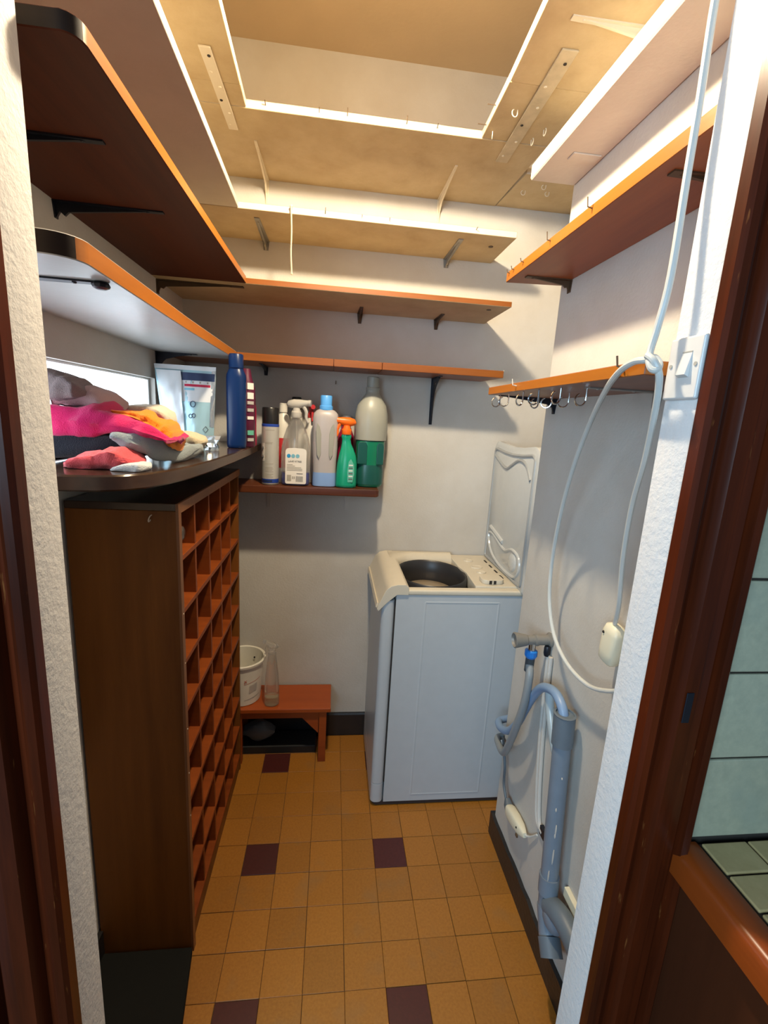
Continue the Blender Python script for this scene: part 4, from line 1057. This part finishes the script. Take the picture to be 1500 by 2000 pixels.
# big jug
c = (0.374, 0.560, EZ)
t = thing('jug_bottle', 'large clear jug half full of green liquid at the end of the low shelf', 'bottle', c, 'bottles on the low shelf')
MB().lathe([(0.050, 0.172), (0.059, 0.175), (0.062, 0.22), (0.0605, 0.265), (0.053, 0.300), (0.038, 0.325), (0.0255, 0.342), (0.024, 0.356), (0.0255, 0.358), (0.0255, 0.364), (0.022, 0.366)], c, 36, sq=2.3, ry=0.9).build('bottle_body', 'milky_plastic', t, smooth=60)
MB().lathe([(0.042, 0.0), (0.050, 0.004), (0.053, 0.015), (0.054, 0.06), (0.051, 0.085), (0.0535, 0.10), (0.0545, 0.172)], c, 36, sq=2.6, ry=0.88).build('liquid', 'liquid_green', t, smooth=60)
MB().lathe([(0.022, 0.364), (0.0225, 0.366), (0.0225, 0.400), (0.020, 0.403)], c, 28).build('cap', 'milky_plastic', t)
for x0, x1 in ((-0.048, -0.013), (0.022, 0.048)):
    MB().prism([(c[0]+x, EZ+z) for x, z in ((x0, 0.088), (x1, 0.088), (x1, 0.155), (x1-0.006, 0.168), (x0+0.006, 0.168), (x0, 0.158))], c[1]-0.0495, c[1]-0.0445, 'y').build('grip_panel', 'liquid_green_dark', t, smooth=30, bevel=0.002)
MB().lathe([(0.0535, 0.012), (0.0548, 0.06), (0.0520, 0.084)], c, 36, sq=2.6, ry=0.885, cap=False).build('lower_wrap', 'liquid_green_dark', t, smooth=60)

# ------------------------------------------------------------------ things on the dark shelf
WZ = ZW + 0.028
c = (-0.068, 0.335, WZ)
t = thing('plastic_bottle', 'tall dark blue plastic bottle standing on the edge of the dark shelf', 'bottle', c, 'bottles on the dark shelf')
MB().lathe([(0.025, 0.0), (0.0285, 0.003), (0.0292, 0.012), (0.0296, 0.214), (0.0285, 0.224), (0.0225, 0.238), (0.0205, 0.243), (0.0205, 0.246)], c, 30, sq=2.5, ry=0.85).build('bottle_body', 'plastic_navy', t, smooth=50)
MB().lathe([(0.0215, 0.244), (0.0215, 0.282), (0.0195, 0.285)], c, 28, sq=2.4).build('cap', 'plastic_navy', t)
c = (-0.052, 0.408, WZ)
t = thing('plastic_bottle', 'dark purple bottle with white data labels behind the blue bottle', 'bottle', c, 'bottles on the dark shelf')
MB().lathe([(0.026, 0.0), (0.029, 0.003), (0.029, 0.19), (0.018, 0.225), (0.014, 0.25)], c, 26, sq=2.5, ry=0.9).build('bottle_body', 'plastic_dark_purple', t, smooth=50)
for z0, z1, m_ in ((0.185, 0.205, 'label_white'), (0.155, 0.175, 'label_white'), (0.138, 0.148, 'can_white'), (0.115, 0.125, 'can_white'), (0.09, 0.1, 'label_white'), (0.04, 0.055, 'label_green'), (0.02, 0.03, 'can_white')):
    cyl_patch(t, c, 0.0303, -72, -28, z0, z1, m_)
c = (-0.050, 0.478, WZ)
bottle('plastic_bottle', 'slim magenta bottle behind the purple bottle on the dark shelf', c, [(0.019, 0.0), (0.021, 0.003), (0.021, 0.035), (0.0195, 0.04), (0.0195, 0.125), (0.017, 0.14)], 'plastic_magenta', ([(0.0175, 0.138), (0.0175, 0.158), (0.016, 0.16)], 'plastic_dark_purple'), group='bottles on the dark shelf')
# foil pouch
po = thing('refill_pouch', 'standing silver refill pouch with a dark band and a red bar', 'pouch', (-0.21, 0.30, WZ))
def pouch_pt(u, v, back=False, off=0.0):
    # u,v in 0..1 over the front
    x = -0.300 + u*0.178 + 0.020*(1-v)*(0.5-u)*1.2 + (0.012*(1-v) if u < 0.5 else 0)
    z = WZ + 0.002 + v*0.238 - 0.008*(1-u)*v*0.0
    bulge = (math.sin(PI*u)**0.6)*(0.6*(1-v)**0.8+0.12*math.sin(PI*v))*0.030
    wr = 0.006*noise.noise(Vector((u*5, v*3, 1.3))) + 0.003*noise.noise(Vector((u*13, v*6, 7.7)))
    edge = min(1.0, 8*min(u, 1-u, 1-v+0.001))
    y = 0.312 - (bulge + wr*edge) - 0.001 - off
    if back: y = 0.312 + (bulge*0.8 + wr*edge*0.5) + 0.001
    return (x, y, z)
def pouch_grid(u0, u1, v0, v1, nu, nv, off, name, mat, back=False, skew=0.0, label=None):
    mb = MB()
    vs = [pouch_pt(u0+(u1-u0)*i/nu + skew*(1-j/nv), v0+(v1-v0)*j/nv, back, off) for j in range(nv+1) for i in range(nu+1)]
    fs = [(j*(nu+1)+i, j*(nu+1)+i+1, (j+1)*(nu+1)+i+1, (j+1)*(nu+1)+i) for j in range(nv) for i in range(nu)]
    return mb, vs, fs, name, mat, label
def pg(*a, **k):
    mb, vs, fs, name, mat, label = pouch_grid(*a, **k)
    return mb.add(vs, fs).build(name, mat, po, smooth=60, label=label)
mb = MB()
_, v1_, f1_, *_r = pouch_grid(0, 1, 0, 1, 20, 20, 0.0, '', '')
_, v2_, f2_, *_r = pouch_grid(0, 1, 0, 1, 20, 20, 0.0, '', '', back=True)
mb.add(v1_, f1_).add(v2_, f2_)
mb.build('pouch_body', 'foil_teal', po, smooth=60)
pg(0.0, 1.0, 0.945, 1.0, 20, 2, 0.0008, 'seal_strip', 'foil_white', label='pale sealed top strip')
pg(0.93, 1.0, 0.25, 0.95, 3, 12, 0.0008, 'seal_strip', 'foil_silver')
pg(0.40, 0.985, 0.82, 0.915, 10, 3, 0.0012, 'printing', 'print_navy')
pg(0.47, 0.92, 0.745, 0.775, 10, 2, 0.0014, 'printing', 'print_crimson')
pg(0.47, 0.66, 0.70, 0.725, 6, 2, 0.0014, 'printing', 'print_teal')
pg(0.42, 0.97, 0.56, 0.82, 8, 4, 0.0006, 'printing', 'foil_white')
for uu in (0.50, 0.62, 0.74, 0.86):
    pg(uu, uu+0.025, 0.785, 0.81, 1, 1, 0.0018, 'printing', 'print_grey')
for uc, vc, r_ in ((0.64, 0.53, 0.045), (0.60, 0.38, 0.03), (0.66, 0.39, 0.03)):
    ring = [Vector(pouch_pt(uc + r_*math.cos(a), vc + r_*0.8*math.sin(a), False, 0.0016)) for a in [2*PI*i/20 for i in range(20)]]
    MB().tube(ring, 0.0009, 6, closed=True).build('printing', 'print_navy', po)
q_ = [Vector(pouch_pt(u_, v_, False, 0.0016)) for u_, v_ in ((0.82, 0.22), (0.865, 0.26), (0.91, 0.22), (0.865, 0.18))]
MB().tube(q_, 0.0008, 6, closed=True).build('printing', 'print_dark', po)
fl_ = MB()
vs = []
for j in range(9):
    for i in range(7):
        u_ = 0.03 + (0.40 - 0.10*(1-j/8))*i/6 + 0.10*(1-j/8); v_ = 0.17 + 0.76*j/8
        p = Vector(pouch_pt(u_, v_, False, 0.003 + 0.006*abs(math.sin(i*1.3+j*0.7))))
        vs.append(p)
fl_.add(vs, [(j*7+i, j*7+i+1, (j+1)*7+i+1, (j+1)*7+i) for j in range(8) for i in range(6)])
fl_.build('white_panel', 'foil_white', po, smooth=60, label='crumpled white foil panel')
bk_ = rsweep([((-0.245, 0.20, WZ+0.0165), .020, .014), ((-0.242, 0.20, WZ+0.0165), .024, .0155), ((-0.14, 0.20, WZ+0.0165), .024, .0155), ((-0.137, 0.20, WZ+0.0165), .020, .014)], (1, 0, 0), (0, 0, 1))
tag(bk_.build('brush_block', 'box_black'), 'black brush block lying in front of the silver pouch', 'brush')
fb = MB()
vs = []
for j in range(5):
    for i in range(5):
        vs.append((-0.128+0.036*i/4+0.003*math.sin(j*2.1), 0.20+0.01*math.sin(i*2.3+j)-0.012*(1-j/4), WZ+0.001+0.040*j/4))
fb.add(vs, [(j*5+i, j*5+i+1, (j+1)*5+i+1, (j+1)*5+i) for j in range(4) for i in range(4)])
vs2 = [(x, y+0.014, z) for x, y, z in vs]
fb.add(vs2, [(j*5+i, j*5+i+1, (j+1)*5+i+1, (j+1)*5+i) for j in range(4) for i in range(4)])
tag(fb.build('foil_packet', 'foil_silver', smooth=20), 'small crumpled silver foil packet beside the black brush block', 'packet')

# cloths: soft lumps, each between a lower and an upper outline
def lump(name, mat, lower, upper, depth, label, seed, amp=0.006, freq=22, sq=0.55, group='cloths piled on the dark shelf', zmin=None):
    zmin = (WZ + 0.0008) if zmin is None else zmin
    Lo = catmull([Vector(p) for p in lower], 8); Up = catmull([Vector(p) for p in upper], 8)
    n = 26; rings = []
    for i in range(len(Lo)):
        a, b_ = Lo[i], Up[i]
        ctr = (a+b_)/2 + Vector((0, depth/2, 0)); hz = max(0.002, (b_.z-a.z)/2)
        e = min(1.0, 0.35 + (min(i, len(Lo)-1-i) if lower[0][0] > -0.262 else len(Lo)-1-i)*0.22)
        ring = []
        for k in range(n):
            th = 2*PI*k/n
            cy = math.copysign(abs(math.cos(th))**sq, math.cos(th)); cz = math.copysign(abs(math.sin(th))**sq, math.sin(th))
            p = ctr + Vector((0, -cy*depth/2*e, cz*hz*e)) + Vector((a.x-ctr.x, 0, 0))*0
            p.x = a.x + (b_.x-a.x)*(cz+1)/2
            q = Vector((p.x*freq, p.y*freq*0.5, p.z*freq*1.6 + seed*3.1))
            f = noise.noise(q)*amp + noise.noise(q*2.7)*amp*0.45
            f2 = (abs(noise.noise(Vector((p.x*freq*0.35 - p.z*freq*1.3, p.y*freq*0.3, seed*1.7)))) - 0.25)*amp*3.0
            f3 = abs(math.sin(PI*1.5*(cz+1)/2*2 + 2*noise.noise(Vector((p.x*9, seed*2.3, 0)))))*amp*0.8 - amp*0.4
            p += Vector((0, -cy, cz)).normalized()*(f + f2*0.6 + f3*(1 if cy > 0 else 0))
            p.z = max(p.z, zmin); p.x = max(p.x, XL + 0.004)
            ring.append(p)
        rings.append(ring)
    o = MB().loft(rings).build(name, mat, None, smooth=80)
    tag(o, label, 'cloth', group)
    return o
lump('folded_cloth', 'cloth_navy', [(-0.3404, -0.24, 1.2709), (-0.2035, -0.24, 1.2773), (-0.1454, -0.24, 1.2829)], [(-0.3355, -0.24, 1.3229), (-0.1998, -0.24, 1.3357), (-0.1439, -0.24, 1.3115)], 0.16, 'nearly black folded cloth at the bottom of the cloth pile', 1)
lump('folded_cloth', 'cloth_greyblue', [(-0.1939, -0.262, 1.3237), (-0.1466, -0.262, 1.2994), (-0.1134, -0.23, 1.2784), (-0.096, -0.15, 1.2688), (-0.0803, -0.09, 1.2818)], [(-0.1931, -0.262, 1.3369), (-0.14, -0.262, 1.3397), (-0.1066, -0.23, 1.3276), (-0.0948, -0.15, 1.3059), (-0.0796, -0.09, 1.3072)], 0.12, 'grey-blue cloth with rolled edge under the orange cloth', 2, 0.006, 34, 0.8)
lump('towel', 'cloth_magenta', [(-0.3158, -0.24, 1.3258), (-0.2463, -0.24, 1.3199), (-0.2265, -0.24, 1.317), (-0.1954, -0.24, 1.3321), (-0.1447, -0.24, 1.3329), (-0.0984, -0.24, 1.3236), (-0.0797, -0.24, 1.3186)], [(-0.3109, -0.24, 1.3803), (-0.2414, -0.24, 1.3863), (-0.2165, -0.24, 1.384), (-0.1842, -0.24, 1.3652), (-0.1435, -0.24, 1.356), (-0.1071, -0.24, 1.3407), (-0.0794, -0.24, 1.3265)], 0.15, 'bright magenta towel across the front of the cloth pile', 3, 0.010, 20, 0.7)
lump('folded_cloth', 'cloth_orange', [(-0.2213, -0.2, 1.363), (-0.1599, -0.2, 1.3525), (-0.126, -0.2, 1.3302), (-0.0986, -0.2, 1.305), (-0.0881, -0.2, 1.2952)], [(-0.2202, -0.2, 1.3788), (-0.1682, -0.2, 1.3769), (-0.1302, -0.2, 1.3671), (-0.1035, -0.2, 1.3556), (-0.0867, -0.2, 1.3343)], 0.10, 'orange cloth lying between the magenta towel and the cream cloth', 4, 0.009, 34, 0.75)
lump('folded_cloth', 'cloth_cream', [(-0.2774, -0.08, 1.3639), (-0.2079, -0.08, 1.3634), (-0.1594, -0.08, 1.3549), (-0.1348, -0.08, 1.3416)], [(-0.2762, -0.08, 1.3816), (-0.2174, -0.08, 1.3862), (-0.1689, -0.08, 1.3879), (-0.1357, -0.08, 1.3742)], 0.09, 'cream cloth at the back of the pile before the window', 5, 0.004, 26)
lump('folded_cloth', 'cloth_mauve', [(-0.331, -0.2, 1.3762), (-0.2534, -0.2, 1.3749), (-0.2047, -0.2, 1.3708)], [(-0.3291, -0.2, 1.3974), (-0.2518, -0.2, 1.4214), (-0.2095, -0.2, 1.3853)], 0.13, 'mauve cloth mounded on top of the magenta towel', 6, 0.006, 28, 0.75)
lump('folded_cloth', 'cloth_plum', [(-0.3028, -0.235, 1.3846), (-0.2725, -0.235, 1.3864), (-0.2433, -0.235, 1.3956)], [(-0.2974, -0.235, 1.4471), (-0.2668, -0.235, 1.4356), (-0.242, -0.235, 1.4124)], 0.10, 'dark plum striped cloth topmost at the left of the pile', 7, 0.007, 34)
lump('wash_cloth', 'cloth_coral', [(-0.2505, -0.31, 1.2604), (-0.1892, -0.31, 1.263), (-0.1502, -0.31, 1.2666), (-0.1209, -0.31, 1.2789)], [(-0.2485, -0.31, 1.284), (-0.1933, -0.31, 1.301), (-0.1605, -0.31, 1.309), (-0.1203, -0.31, 1.29)], 0.09, 'coral pink washcloth lying at the front of the dark shelf', 8, 0.009, 30, 0.75)
lump('wash_cloth', 'cloth_white', [(-0.1654, -0.315, 1.2629), (-0.1309, -0.315, 1.2644), (-0.1002, -0.315, 1.2694)], [(-0.1646, -0.315, 1.2757), (-0.1271, -0.315, 1.2856), (-0.0995, -0.315, 1.2841)], 0.06, 'white folded cloth peeping out under the coral washcloth', 9, 0.002, 40)
lump('wash_cloth', 'cloth_straw', [(-0.1689, -0.02, 1.2837), (-0.1255, -0.02, 1.2809), (-0.0811, -0.02, 1.3003)], [(-0.1672, -0.02, 1.325), (-0.1181, -0.02, 1.3288), (-0.0831, -0.02, 1.3173)], 0.10, 'straw coloured cloth at the right end of the pile', 10, 0.003, 30)
